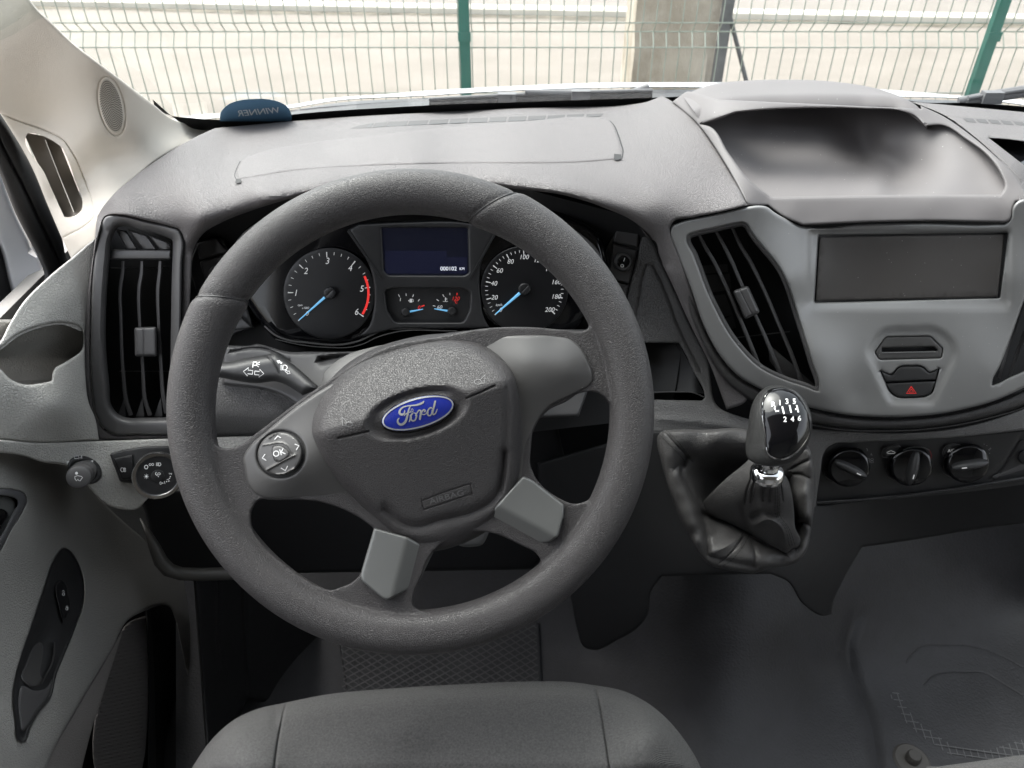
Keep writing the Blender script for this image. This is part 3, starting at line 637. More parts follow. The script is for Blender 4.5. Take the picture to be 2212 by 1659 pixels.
lathe('bolt_head', pb_ + Vector((0, 0, .006)), (0, 0, 1), [(.010, 0), (.010, .010), (.008, .013)], mat('bolt_grey', (.07, .066, .062), .45), bl)
# ================================================================== dashboard
dash = thing('dashboard', 'dark grey grained dashboard running the full width below the windscreen', 'dashboard', (.2, .9, 1.2))
# distance field of the upper pad (nearly level top, rounded brow, strip around the left vent, right flank by the silver fascia)
D_top = [(465, 275, 'z', 1.515), (700, 258, 'z', 1.515), (1000, 243, 'z', 1.516), (1230, 232, 'z', 1.518), (1380, 215, 'z', 1.525), (1460, 205, 'z', 1.545),
 (385, 320, 'z', 1.530), (500, 330, 'z', 1.520), (700, 320, 'z', 1.528), (950, 300, 'z', 1.532), (1250, 290, 'z', 1.534), (1400, 290, 'z', 1.540), (1500, 270, 'z', 1.553), (1530, 300, 'z', 1.552),
 (300, 375, 'z', 1.533), (420, 400, 'z', 1.536), (520, 400, 'z', 1.540), (700, 370, 'z', 1.548), (900, 365, 'z', 1.550), (1100, 370, 'z', 1.550), (1300, 380, 'z', 1.544), (1450, 380, 'z', 1.542), (1580, 380, 'z', 1.541),
 (560, 425, 'z', 1.545), (900, 385, 'z', 1.548), (1100, 392, 'z', 1.548), (1300, 430, 'z', 1.540),
 (240, 430, 'z', 1.527), (330, 440, 'z', 1.525), (430, 470, 'z', 1.526), (213, 465, 'z', 1.505), (220, 480, .790), (390, 500, .790), (400, 540, .800), (436, 508, .780), (480, 480, .770), (549, 453, .765), (652, 422, .755),
 (1219, 422, .752), (1305, 449, .757), (1374, 480, .770), (1420, 440, 'z', 1.533), (1600, 440, .768), (1450, 480, .774), (1409, 515, .786), (1440, 560, .795), (1464, 666, .822), (1500, 700, .827), (1530, 800, .848), (1560, 870, .862), (1600, 860, .858),
 (1485, 600, .800), (200, 600, .812), (185, 800, .838), (205, 920, .856), (300, 945, .860), (385, 940, .856), (400, 700, .828), (395, 850, .848)]
df_top = DF(*D_top)
lip_l = [(419, 537), (436, 508), (480, 480), (549, 453), (652, 422), (703, 408), (800, 399), (900, 396), (1000, 397), (1058, 400), (1116, 408), (1219, 422), (1305, 449), (1374, 482), (1409, 518), (1432, 570)]
flank = [ZR.pt(440, 210), ZR.pt(500, 370), ZR.pt(610, 600), ZR.pt(720, 850), ZR.pt(830, 1080), ZR.pt(920, 1260), (1555, 880)]
o_top = [(464, 277, 1)] + Z2((0, 745), (500, 716), (1000, 690), (1500, 672), (1900, 660)) + [(1400, 219), (1430, 207, 1)] + Z3((0, 640), (150, 770), (300, 980), (400, 1150), (470, 1293, 1)) + \
 Z3((300, 1335), (120, 1370), (0, 1400)) + [(1447, 492), (1452, 515)] + Z6((45, 200), (110, 375), (200, 640), (300, 820), (420, 950), (500, 1010, 1)) + [(1610, 868), (1570, 885, 1)] + flank[::-1][1:] + lip_l[::-1][1:] + \
 [(413, 600), (408, 690), (398, 780), (393, 860), (390, 945, 1), (300, 949), (240, 951, 1), (212, 949, 1), (204, 915), (190, 870), (181, 800), (180, 740), (188, 650), (197, 580), (205, 520), (213, 463)] + \
 Z1((700, 1240), (850, 1110), (1000, 1000)) + [(384, 317, 1), (430, 292, 1)]
vent_out = [(220, 478, 1), (226, 468), (240, 463), (262, 464), (320, 477), (372, 490), (388, 496), (395, 510), (394, 569), (390, 760), (378, 941, 1), (300, 939), (240, 937), (222, 925), (208, 902), (199, 850), (195, 790), (196, 700), (199, 600), (207, 530)]
# roll-over at the brow and the flank edge
_lp = crv(lip_l, False, 4); _fk = crv([lip_l[-1]] + flank, False, 4)
def brow(x, y):
    P = np.stack([x, y], 1); q = np.clip(dist(P, _lp, False) / 26, 0, 1); r = np.clip(dist(P, _fk, False) / 14, 0, 1)
    return -.020 * (1 - np.sqrt(1 - (1 - q)**2)) - .006 * (1 - np.sqrt(1 - (1 - r)**2))
lid_edge = Z1((1490, 1105), (1495, 1050), (1520, 1010), (1600, 970), (1900, 905), (2212, 870)) + Z2((600, 820), (1200, 770), (1740, 752), (1800, 765), (1840, 850), (1868, 940), (1862, 985))
region('pad', o_top, df_top, M['dash'], dash, holes=[vent_out], edge=(7, .004), hedge=(6, .004), sp=9, fn=brow, skirt=.03,
       grooves=[(Z2((-300, 760), (0, 800), (60, 770), (300, 735), (900, 712), (1800, 692)), 5, .003)])
# storage lid on top
lid_o = [(517, 386, 1), (512, 378), (514, 362), (522, 348), (549, 334), (652, 311), (759, 298), (911, 281), (1116, 264), (1305, 258), (1318, 262), (1331, 285), (1341, 318), (1343, 332), (1326, 344, 1), (1281, 348), (1000, 352), (800, 357), (650, 366)]
region('storage_lid', lid_o, df_top, M['lid'], dash, edge=(9, .0035), sp=11, off=.0042, skirt=.006)
mk = Marks(df_top, .001)
mk.poly(Z2((1812, 968), (1856, 972), (1858, 1000), (1830, 1008), (1812, 1003)), .004); mk.build('lid_notch', M['dark'], dash); mk = Marks(df_top, .001); mk.poly([(510, 386), (520, 386), (520, 394), (508, 396)], .004); mk.build('lid_notch', M['dark'], dash)
mk = Marks(df_top, .001)
mk.stroke(Z2((1786, 760), (1812, 790), (1838, 850), (1856, 905), (1868, 950), (1862, 990)), [1.2, 2.2, 2.8, 3, 3, 2], True)
mk.build('lid_gap', M['dark'], dash); mk = Marks(df_top, .001); mk.stroke(Z1((1488, 1130), (1478, 1110), (1490, 1060), (1512, 1015)), 1.8, True)
mk.build('lid_gap', M['dark'], dash)
# demister slots under the glass
gs = [(150, 808, 295, 775, 278, 803), (305, 772, 378, 768, 292, 800)]
cells = [((150, 809), (205, 790), (296, 776), (280, 803)), ((308, 774), (380, 768), (368, 796), (292, 801)), ((392, 767), (515, 762), (502, 790), (375, 795)), ((524, 761), (645, 756), (632, 783), (512, 789)), ((655, 755), (772, 750), (762, 777), (645, 782)),
 ((783, 749), (892, 744), (886, 772), (772, 777)), ((905, 744), (1017, 739), (1010, 768), (897, 772)), ((1030, 739), (1136, 735), (1130, 763), (1024, 767)), ((1150, 735), (1262, 731), (1254, 759), (1144, 763)), ((1274, 731), (1384, 727), (1376, 752), (1268, 757)),
 ((1396, 727), (1505, 722), (1498, 742), (1390, 750)), ((1517, 722), (1625, 717), (1618, 737), (1512, 742)), ((1640, 718), (1748, 714), (1725, 732), (1636, 737))]
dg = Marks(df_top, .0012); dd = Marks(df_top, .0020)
for c in cells:
    q = Z2(*c); dg.poly(q)
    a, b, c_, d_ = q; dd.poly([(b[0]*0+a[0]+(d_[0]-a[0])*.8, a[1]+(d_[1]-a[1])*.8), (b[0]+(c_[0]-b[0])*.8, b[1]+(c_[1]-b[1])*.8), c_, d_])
dem = dg.build('demister_slots', mat('slot_grey', (.055, .052, .052), .6), dash); dem['kind'] = 'stuff' if False else 'part'
del dem['kind']
dd.build('painted_slot_shadow', M['blackmid'], dem)  # shadow inside the slots, painted as a flat darker strip
# ------------------------------------------------ dark surround behind the cluster, under the brow
df_sur = DF((420, 450, .80), (900, 420, .79), (1400, 450, .80), (420, 600, .88), (900, 560, .90), (1400, 600, .89), (420, 860, .88), (900, 860, .90), (1480, 860, .89))
region('cluster_surround', [(405, 520, 1), (470, 455, 1), (700, 404, 1), (900, 392, 1), (1120, 404, 1), (1370, 470, 1), (1440, 580, 1), (1480, 700, 1), (1450, 900, 1), (900, 960, 1), (380, 960, 1)], df_sur, M['blackmid'], dash, sp=22, off=-.012, skirt=.01)
# panel right of the cluster with a small open pocket
D_sp = [(1385, 500, .850), (1400, 560, .856), (1450, 660, .866), (1350, 700, .872), (1400, 730, .872), (1500, 790, .880), (1540, 860, .878), (1400, 890, .868), (1550, 900, .875), (1640, 930, .880), (1420, 940, .868), (1600, 980, .89), (1440, 1030, .90), (1750, 1000, .90), (1760, 940, .885),
        (1960, 940, .882), (2250, 900, .870), (2250, 925, .875), (1960, 960, .892), (1700, 890, .88)]
df_sp = DF(*D_sp)
pocket = ZR((300, 1103, 1), (668, 1108, 1), (700, 1160), (790, 1350), (885, 1540), (889, 1580), (870, 1604), (820, 1604), (300, 1595, 1))
o_sp = [(1375, 492, 1)] + [(x - 1, y) for x, y in [ZR.pt(430, 215), ZR.pt(500, 375), ZR.pt(608, 600), ZR.pt(718, 850), ZR.pt(828, 1080), ZR.pt(918, 1260)]] + [(1553, 880), (1600, 900), (1660, 915), (1745, 925), (1860, 933), (1960, 935), (2100, 918), (2180, 895), (2270, 860, 1), (2270, 922, 1)] + \
       ZH((2212, 160), (1500, 235), (500, 285), (300, 300), (235, 340), (200, 400), (175, 560), (140, 800), (100, 1131, 1)) + [(1640, 1160, 1), (1400, 1180, 1), (1405, 960), (1395, 860), (1350, 740, 1), (1310, 700, 1)] + ZR((215, 720, 1), (240, 600), (300, 370), (340, 160, 1))
_tri = ZR((292, 890), (330, 690), (372, 480), (398, 425), (430, 425), (480, 500), (580, 730), (660, 950), (760, 1160), (850, 1330))
region('side_panel', o_sp, df_sp, M['dashmid'], dash, holes=[pocket], edge=(6, .003), hedge=(5, .003), sp=10, skirt=.03,
       grooves=[(_tri, 4.5, .0035), ([(1420, 905), (1520, 912), (1600, 925), (1660, 938)], 10, -.003)])
df_pk = lambda x, y: df_sp(x, y) + .055
pk = region('pocket', [(1330, 735, 1), (1500, 735, 1), (1540, 900, 1), (1330, 900, 1)], df_pk, M['gloss'], dash, sp=20)
ribbon('pocket_lip', ZR((300, 1535), (450, 1533), (650, 1530), (800, 1540), (882, 1575)), 2.6, df_sp, M['vent'], dash, off=-.012, skirt=.05)
region('pocket_side', ZR((640, 1108, 1), (668, 1108, 1), (790, 1350), (885, 1545, 1), (640, 1530, 1)), lambda x, y: df_sp(x, y) + .02 + .03 * np.clip((1500 - x) / 80, 0, 1), M['black'], dash, sp=12, skirt=.01)
# crack between panel and climate unit
# ------------------------------------------------ switch columns either side of the cluster
df_sc = DF((1300, 480, .855), (1400, 490, .855), (1400, 720, .880), (1300, 720, .880), (1350, 600, .866))
def px2(zf, pts): return zf(*pts)
sr = region('switch_bank', ZR((118, 95), (150, 85), (300, 115), (328, 140), (334, 175), (215, 740), (180, 900, 1), (-60, 900, 1), (-40, 430, 1), (60, 200)), df_sc, M['blackmid'], dash, edge=(5, .006), sp=9, skirt=.02)
region('blank_cap', rpoly(ZR((118, 110), (330, 140), (305, 275), (84, 230)), 5), df_sc, M['vent'], sr, edge=(4, .005), sp=8, off=.008, skirt=.012)
region('blank_cap', rpoly(ZR((100, 575), (228, 605), (205, 720), (60, 700)), 3), df_sc, M['vent'], sr, edge=(3, .003), sp=8, off=.006, skirt=.012)
region('switch_plate', rpoly(ZR((88, 240), (305, 295), (235, 590), (48, 545)), 5), df_sc, M['vent'], sr, edge=(4, .004), sp=8, off=.008, skirt=.012)
rk = region('rocker_switch', ell(*ZR.pt(180, 400), 21.5, 21.5), df_sc, M['vent'], dash, edge=(5, .006), sp=5, off=.016, skirt=.012)
region('rocker', ell(*ZR.pt(182, 400), 15, 15), df_sc, M['gloss'], rk, edge=(3, .003), sp=5, off=.0165, skirt=.004)
mk = Marks(df_sc, .0172); mk.stroke(ZR((196, 366), (186, 392)), 1.8); mk.ring(ell(*ZR.pt(172, 434), 2.9, 2.9, n=20), 1.5); mk.build('marking', M['white'], rk)
sl_ = region('switch_bank', Z4((1190, 260, 1), (1225, 150), (1250, 95), (1290, 85), (1355, 72), (1400, 78), (1445, 150, 1), (1500, 300, 1), (1600, 640, 1), (1430, 700, 1), (1280, 560, 1)), DF((420, 500, .845), (520, 500, .85), (420, 700, .87), (560, 740, .875)), M['blackmid'], dash, edge=(4, .004), sp=9, skirt=.02)
df_sl = DF((420, 500, .845), (520, 500, .85), (420, 700, .87), (560, 740, .875))
region('blank_cap', rpoly(Z4((1240, 110), (1360, 72), (1445, 165), (1255, 215)), 5), df_sl, M['vent'], sl_, edge=(4, .005), sp=7, off=.008, skirt=.012)
region('switch_plate', rpoly(Z4((1256, 225), (1440, 172), (1520, 420), (1330, 470)), 5), df_sl, M['vent'], sl_, edge=(4, .004), sp=8, off=.008, skirt=.012)
r3 = region('rocker_switch', ell(*Z4.pt(1365, 310), 20, 21), df_sl, M['vent'], dash, edge=(5, .005), sp=5, off=.013, skirt=.012)
region('rocker', ell(*Z4.pt(1366, 308), 14.5, 15), df_sl, M['gloss'], r3, edge=(3, .003), sp=5, off=.0165, skirt=.004)
region('blank_cap', Z4((1440, 470, 1), (1500, 560, 1), (1590, 640, 1), (1440, 660, 1), (1400, 600, 1)), df_sl, M['vent'], sl_, edge=(3, .003), sp=8, off=.006, skirt=.012)
# ------------------------------------------------ left air vent
df_v = DF((220, 480, .792), (390, 500, .790), (200, 800, .836), (380, 800, .833), (220, 940, .856), (380, 940, .853))
vent = thing('air_vent', 'tall dark outer air vent with upright slats at the left end of the dashboard', 'air vent', vv(290, 700, .84), 'air vents')
open_l = Z1((722, 1462, 1),) + Z1((735, 1440), (765, 1425), (900, 1455), (1060, 1498), (1085, 1512), (1088, 1540, 1)) + Z4((1082, 300), (1075, 700), (1062, 1205, 1), (900, 1207), (790, 1203), (740, 1180), (708, 1140), (690, 1000), (668, 750), (672, 450), (690, 220), (705, 90))
vf = region('frame', [(x + (1.5 if x < 300 else -1.5), y + (1.5 if y < 700 else -1.5)) + tuple(r) for x, y, *r in vent_out], df_v, M['vent'], vent, holes=[open_l], edge=(5, .004), hedge=(17, .016), sp=8, skirt=.02)
df_in = lambda x, y: df_v(x, y) + .075
region('duct', [(225, 480, 1), (385, 490, 1), (385, 930, 1), (225, 930, 1)], df_in, M['dark'], vent, sp=25, skirt=0)
region('crossbar', rpoly(Z4((705, 148), (1078, 152), (1076, 212), (690, 212)), 3), df_v, M['vent'], vent, off=-.012, edge=(4, .005), sp=8, skirt=.03)
for P in ([(728, 20), (800, 150), (870, 150), (795, 30)], [(800, 20), (905, 150), (990, 152), (925, 60)], [(925, 50), (1010, 152), (1078, 152), (1075, 110)]):
    region('louvre', [(x, y, 1) for x, y in Z4(*P)], df_v, M['ventslat'], vent, off=-.016, edge=(3, .004), sp=8, skirt=.03)
for S in ([(775, 222), (772, 300), (760, 370), (762, 600), (775, 900), (800, 1120), (825, 1192)], [(893, 222), (890, 300), (878, 370), (880, 620), (900, 900), (920, 1120), (945, 1192)], [(1008, 222), (1004, 300), (996, 370), (998, 600), (1012, 850), (1032, 1100), (1048, 1180)]):
    P = Z4(*S); ribbon('slat', P, [7, 8, 8, 7, 8, 9, 10], df_v, M['ventslat'], vent, off=-.020, skirt=.032)
for yy in (265, 915): ribbon('cross_rod', Z4((700 if yy < 500 else 750, yy), (1070, yy)), 1.6, df_v, M['vent'], vent, off=-.045, skirt=.003, smooth=False)
region('adjuster_tab', rpoly(Z4((845, 640), (985, 635), (990, 822), (850, 822)), 5), df_v, M['vent'], vent, off=-.008, edge=(6, .006), sp=6, skirt=.02,
       grooves=[(Z4((905, 650), (905, 815)), 1.2, .0008)])
for x in (790, 905, 1020): region('foot_guide', Z4((x-50, 1200, 1), (x-8, 1080, 1), (x+2, 1200, 1)), df_v, M['vent'], vent, off=-.03, sp=8, skirt=.02)
# ------------------------------------------------ lower dash by the wheel
df_ll = DF((395, 820, .850), (600, 840, .845), (700, 870, .85), (395, 900, .846), (600, 900, .842), (395, 945, .868), (600, 945, .87), (800, 930, .87))
region('knee_pad', [(385, 815, 1)] + ZS((0, 700), (150, 733, 1), (400, 785), (600, 840), (900, 915), (1200, 975), (1380, 1000, 1)) + [(760, 900, 1), (760, 948, 1), (385, 948, 1)], df_ll, M['dashmid'], dash, edge=(5, .003), sp=9, skirt=.03,
       fn=lambda x, y: -.028 * np.clip((y - 895) / 55, 0, 1) ** 2)
# column shroud and the trim between it and the cluster
df_cs = DF((500, 740, .835), (560, 735, .838), (900, 745, .83), (1000, 720, .83), (1250, 740, .84), (500, 830, .83), (700, 830, .82), (900, 850, .80), (1250, 860, .84))
region('column_trim', [(480, 745, 1)] + ZS((200, 158, 1), (530, 150), (600, 130), (700, 140), (850, 185)) + ZS((1100, 255), (1500, 262), (2212, 258)) + [(850, 752), (960, 720), (1100, 712), (1280, 712, 1), (1300, 760, 1), (1250, 900, 1), (700, 920, 1), (600, 850), (480, 830, 1)], df_cs, M['vent'], dash, edge=(8, .006), sp=11, skirt=.03,
       grooves=[(ZS((190, 255), (560, 195), (700, 200), (950, 290), (1130, 410)), 3, .004), (ZS((1700, 400), (2000, 350), (2300, 350)), 8, .012)])
col = thing('steering_column', 'light grey rounded shroud of the steering column behind the wheel hub', 'column', vv(900, 820, .78))
df_sh = DF((700, 826, .770), (745, 770, .765), (900, 735, .765), (1000, 728, .765), (900, 850, .735), (760, 850, .745), (1100, 800, .75))
region('upper_shroud', [(697, 830), (700, 808), (719, 786), (745, 769), (808, 749), (900, 736), (1000, 724), (1100, 722), (1150, 760, 1), (1050, 900, 1), (760, 900, 1), (700, 860, 1)], df_sh, mat('shroud_grey', (.13, .128, .126), .5, grain=(900, .0001, 'noise')), col, edge=(26, .028), sp=8, skirt=.05)
region('lower_shroud', Z8((690, 330, 1), (930, 300, 1), (915, 345), (890, 385), (840, 398), (760, 392), (720, 370, 1)), DF((900, 1150, .80), (1000, 1150, .80), (950, 1250, .82)), mat('shroud_low', (.10, .10, .10), .5), col, edge=(8, .01), sp=8, skirt=.05)
# steering lock cylinder area peeking below the stalk
region('stalk_socket', ZS((430, 790, 1), (700, 790), (870, 772), (950, 770), (1100, 830), (1340, 975, 1), (900, 905), (600, 835)), DF((580, 820, .83), (640, 835, .83), (600, 860, .83)), M['satin'], dash, edge=(4, .004), sp=8, skirt=.02)
# ------------------------------------------------ indicator stalk
stk2 = thing('indicator_stalk', 'black indicator stalk with white arrow and lamp symbols left of the wheel hub', 'stalk', vv(700, 870, .76))
df_st = DF((460, 790, .79), (560, 790, .785), (620, 790, .78), (690, 850, .765), (720, 900, .76), (460, 840, .79), (600, 840, .78))
stb = region('lever', ZS((-300, 480, 1), (180, 425, 1), (400, 372), (760, 312), (800, 305), (860, 282), (920, 270), (1010, 320), (1150, 420), (1260, 500), (1400, 620), (1530, 740), (1640, 838, 1), (1650, 900, 1), (1390, 1000, 1), (1250, 910), (1050, 800), (920, 765), (820, 772), (620, 795), (350, 768), (140, 728), (-300, 650, 1)), df_st, M['blackmid'], stk2, edge=(22, .014), sp=5, skirt=.012,
       grooves=[(ZS((770, 320), (830, 370), (920, 480), (990, 620)), 2.5, .0016)])
dst = dfmesh(stb); mk = Marks(dst, .0006)
def arrow(zf, cx, cy, L, W, ang, w=1.7, fill=False):
    a = math.radians(ang); c, s = math.cos(a), math.sin(a)
    P = [(-L*.5, -W*.22), (.0, -W*.22), (.0, -W*.5), (L*.5, 0), (.0, W*.5), (.0, W*.22), (-L*.5, W*.22)]
    Q = [zf.pt(cx + x*c - y*s, cy + x*s + y*c) for x, y in P]
    if fill: mk.poly(Q)
    else: mk.stroke(Q + [Q[0]], w)
arrow(ZS, 460, 603, 155, 145, 187); arrow(ZS, 650, 625, 155, 135, 5)
mk.stroke(ZS((540, 525), (552, 435), (600, 437), (612, 460), (596, 492), (550, 492)), 2.2)
mk.stroke(ZS((620, 460), (655, 438)), 1.5); mk.stroke(ZS((622, 475), (657, 478)), 1.5); mk.stroke(ZS((605, 492), (640, 518)), 1.5)
arrow(ZS, 990, 435, 100, 70, 205, fill=True); arrow(ZS, 1135, 608, 90, 62, 30, w=1.3)
mk.ring(ZS((1060, 490), (1095, 488), (1120, 505), (1125, 535), (1105, 565), (1070, 570), (1050, 568), (1052, 530)), 1.5)
for k in range(5): mk.stroke(ZS((1010, 492 + k*19), (1045, 492 + k*19)), 1.0)
mk.build('symbols', M['white'], stb)
# ------------------------------------------------ cup holder and the greige end piece
D_cu = [(0, 745, .72), (20, 705, .735), (60, 650, .76), (110, 600, .79), (170, 545, .82), (200, 530, .835), (200, 620, .835), (140, 640, .80), (185, 720, .83), (100, 680, .775), (180, 850, .815), (206, 950, .83), (120, 880, .76), (50, 880, .735), (0, 860, .715), (0, 950, .725), (70, 955, .755), (140, 955, .80)]
df_cu = DF(*D_cu)
cup_h = Z4((-60, 800), (0, 770), (100, 690), (250, 630), (400, 610), (515, 650), (525, 700), (515, 780), (440, 840), (350, 892, 1), (335, 915), (325, 975, 1), (290, 985), (250, 992), (150, 998), (60, 960), (0, 900), (-60, 870))
cup = thing('dash_end_cup_holder', 'grey beige dash end piece with a round cup holder beside the outer vent', 'cup holder', vv(90, 780, .78))
region('moulding', [(-30, 760, 1), (0, 738), (17, 706), (51, 652), (103, 600), (168, 546), (192, 525), (206, 515, 1), (200, 600), (184, 720), (184, 800), (192, 870), (206, 905), (214, 950, 1), (69, 955), (0, 948), (-30, 946, 1)], df_cu, M['greige'], cup, holes=[cup_h], edge=(5, .003), hedge=(6, .004), sp=8, skirt=.09)
df_cw = lambda x, y: df_cu(x, y) + .03 + .10 * np.clip((y - 700) / 120, 0, 1)
region('cup_well', [(-40, 690, 1), (60, 690, 1), (190, 690, 1), (190, 840, 1), (-40, 840, 1)], df_cw, M['greige'], cup, sp=12, skirt=.02)
region('well_rim', [(p[0], p[1]) for p in Z4((-60, 790), (0, 765), (100, 683), (250, 622), (400, 603), (505, 640), (515, 655), (400, 622), (250, 642), (105, 702), (0, 782), (-60, 812))], lambda x, y: df_cu(x, y) + .004, M['greige'], cup, sp=6, skirt=.008)
# ------------------------------------------------ lower left switch panel (mirror knob, lamp switch)
D_kp = [(0, 960, .715), (70, 965, .755), (210, 955, .83), (400, 950, .862), (600, 945, .875), (150, 1030, .80), (230, 1080, .84), (380, 1060, .87), (500, 1060, .88), (300, 1010, .845), (90, 1005, .77)]
df_kp = DF(*D_kp)
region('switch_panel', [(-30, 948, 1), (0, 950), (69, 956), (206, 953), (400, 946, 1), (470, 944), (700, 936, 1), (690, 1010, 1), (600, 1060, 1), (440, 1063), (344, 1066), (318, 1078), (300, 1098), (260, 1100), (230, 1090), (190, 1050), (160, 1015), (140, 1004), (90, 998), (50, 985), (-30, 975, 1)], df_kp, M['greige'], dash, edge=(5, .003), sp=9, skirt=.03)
mirk = thing('mirror_control', 'round black mirror adjuster knob on the grey beige panel', 'knob', vv(*ZL.pt(690, 580), .80))
c0 = ZL.pt(700, 565)
region('base', ell(c0[0], c0[1], 39, 29, -25), df_kp, M['blackmid'], mirk, edge=(5, .004), off=.004, sp=5, skirt=.008, holes=[ell(*ZL.pt(690, 580), 27, 21, -25)])
region('recess', ell(*ZL.pt(690, 580), 30, 24, -25), lambda x, y: df_kp(x, y) + .004, M['black'], mirk, sp=10, skirt=.002)
kb = vv(*ZL.pt(700, 570), float(df_kp(*ZL.pt(700, 570))[0]) - .002); kt = vv(*ZL.pt(648, 625), float(df_kp(*ZL.pt(648, 625))[0]) - .034); ax = (kt - kb); hh = ax.length
R_ = .0118
kn = lathe('knob', kb, ax, [(R_*.94, -.002), (R_*.94, hh*.25), (R_, hh*.3), (R_, hh*.62), (R_*.96, hh*.66), (R_, hh*.72), (R_, hh*.9), (R_*.93, hh), (R_*.7, hh*1.04), (R_*.2, hh*1.045)], M['vent'], mirk, n=64, knurl=(2, 3))
mk = Marks(dfmesh(kn), .0006); mk.ring([ZL.pt(*p) for p in ((618, 620), (640, 612), (672, 618), (682, 628), (672, 640), (662, 655), (650, 652), (645, 640), (632, 655), (620, 640))], 1.3); mk.disc(*ZL.pt(632, 592), 3.2); mk.build('symbol', M['white'], kn)
mk = Marks(df_kp, .0052); mk.poly(ZL((550, 492), (576, 492), (556, 516))); mk.poly(ZL((742, 492), (772, 482), (768, 506)))
mk.ring(ZL((612, 452), (648, 448), (652, 470), (618, 472)), 1.3); mk.stroke(ZL((662, 458), (662, 470)), 1.2); mk.stroke(ZL((674, 446), (676, 470)), 1.6); mk.build('markings', M['white'], mirk)
hl_ = thing('headlamp_switch', 'black headlamp switch with a chrome ringed dial on the grey beige panel', 'switch', vv(*ZL.pt(1200, 560), .84))
region('plate', rpoly(ZL((905, 430), (1030, 395), (1180, 370), (1430, 365), (1430, 700), (1180, 690), (990, 662)), 6), df_kp, M['blackmid'], hl_, edge=(4, .004), off=.005, sp=7, skirt=.01)
region('push_button', rpoly(ZL((935, 470), (1100, 432), (1115, 640), (1005, 650)), 4), df_kp, M['black'], hl_, edge=(3, .003), off=.0075, sp=7, skirt=.005)
hc = ZL.pt(1300, 590); pc_ = vv(hc[0], hc[1], float(df_kp(*hc)[0]) - .003); pt_ = vv(*ZL.pt(1302, 600), float(df_kp(*hc)[0]) - .030); ax = vv(hc[0] + 1, hc[1] + 6, .80) - vv(hc[0], hc[1], .85)
ax = (vv(*ZL.pt(1305, 610), float(df_kp(*hc)[0]) - .03) - vv(*ZL.pt(1300, 575), float(df_kp(*hc)[0]))).normalized()
hs_ = .60
hd = lathe('dial', pc_, ax, [(.040*hs_, 0), (.0415*hs_, .006), (.0415*hs_, .020), (.0395*hs_, .0222)], M['blackmid'], hl_, n=64)
lathe('chrome_ring', pc_ + ax * .0222, ax, [(.0415*hs_, -.008), (.0425*hs_, -.006), (.0425*hs_, 0), (.041*hs_, .0018), (.036*hs_, .0018), (.034*hs_, .0002)], M['chrome'], hl_, n=64, cap=False)
lathe('dial_face', pc_ + ax * .0205, ax, [(.0375*hs_, 0), (.0372*hs_, .0022)], M['black'], hl_, n=64)
fc = pc_ + ax * .0235; lathe('dial_centre', fc - ax * .001, ax, [(.011*hs_, 0), (.0108*hs_, .0012), (.0095*hs_, .0016)], M['black'], hl_, n=40)
q0 = ZL.pt(1308, 590); dfd = (lambda n_, c_: (lambda x, y: np.array([((c_ - Vector((0, 0, CAMZ))).dot(n_) / (vv(a, b, 1.0) - Vector((0, 0, CAMZ))).dot(n_)) for a, b in zip(np.atleast_1d(x), np.atleast_1d(y))])))(ax, fc)
mk = Marks(dfd, .0012); mk.ring(ell(*ZL.pt(1208, 541), 3.6, 4, n=18), 1.5)
mk.ring(ZL((1310, 505), (1325, 508), (1330, 522), (1318, 532), (1308, 530)), 1.5)
for k in range(4): mk.stroke(ZL((1290 + 0*k, 508 + k*7), (1304, 507 + k*7)), 1.0)
mk.ring(ell(*ZL.pt(1240, 521), 2.2, 2.4, n=12), 1); mk.ring(ell(*ZL.pt(1262, 520), 2.2, 2.4, n=12), 1)
mk.disc(*ZL.pt(1209, 618), 2.6)
for k in range(8): a = k*math.pi/4; x, y = ZL.pt(1209, 618); mk.stroke([(x + 3.8*math.cos(a), y + 3.8*math.sin(a)), (x + 5.2*math.cos(a), y + 5.2*math.sin(a))], .9)
mk.ring(ZL((1305, 590), (1320, 588), (1326, 600), (1314, 606), (1302, 604)), 1.2); mk.stroke(ZL((1290, 585), (1285, 600), (1300, 612)), 1.4); mk.disc(*ZL.pt(1309, 620), 1.1)
for t, x, y, r in (('0', 1327, 674, 5), ('1', 1360, 668, 15), ('2', 1390, 650, 35), ('5', 1408, 596, 75)): mk.text(t, *ZL.pt(x, y), 6.5, rot=r)
for x, y in ((1345, 674), (1377, 661), (1400, 634), (1408, 620)): mk.disc(*ZL.pt(x, y), 1.2)
mk.build('symbols', M['white'], hl_)
mk = Marks(df_kp, .009); mk.ring(ZL((1002, 548), (1020, 548), (1022, 578), (1005, 580), (996, 565)), 1.3)
for k in range(3): mk.stroke(ZL((1026, 553 + k*11), (1040, 555 + k*11)), 1.1)
mk.stroke(ZL((1032, 546), (1032, 582)), 1.1); mk.build('lamp_symbol', M['white'], hl_)
# ================================================================== instrument cluster
clu = thing('instrument_cluster', 'black instrument cluster with two round dials and a dark blue display', 'instrument cluster', vv(920, 600, .84))
df_c1 = DF((600, 500, .828), (1200, 500, .828), (600, 740, .862), (1200, 740, .862))
clu_o = [(498, 600), (500, 540), (530, 495), (600, 462), (760, 440), (920, 434), (1100, 440), (1220, 462), (1290, 500), (1312, 560), (1312, 620)] + ZC((2010, 640), (1960, 700), (1800, 740)) + [(1100, 722), (1010, 702)] + ZC((1330, 712), (930, 722), (860, 745), (800, 775), (740, 812), (680, 822), (560, 812), (400, 798), (300, 765), (230, 690), (140, 560))
cb = region('housing', clu_o, df_c1, M['gloss'], clu, edge=(16, .012), sp=14, off=.001, skirt=.05)
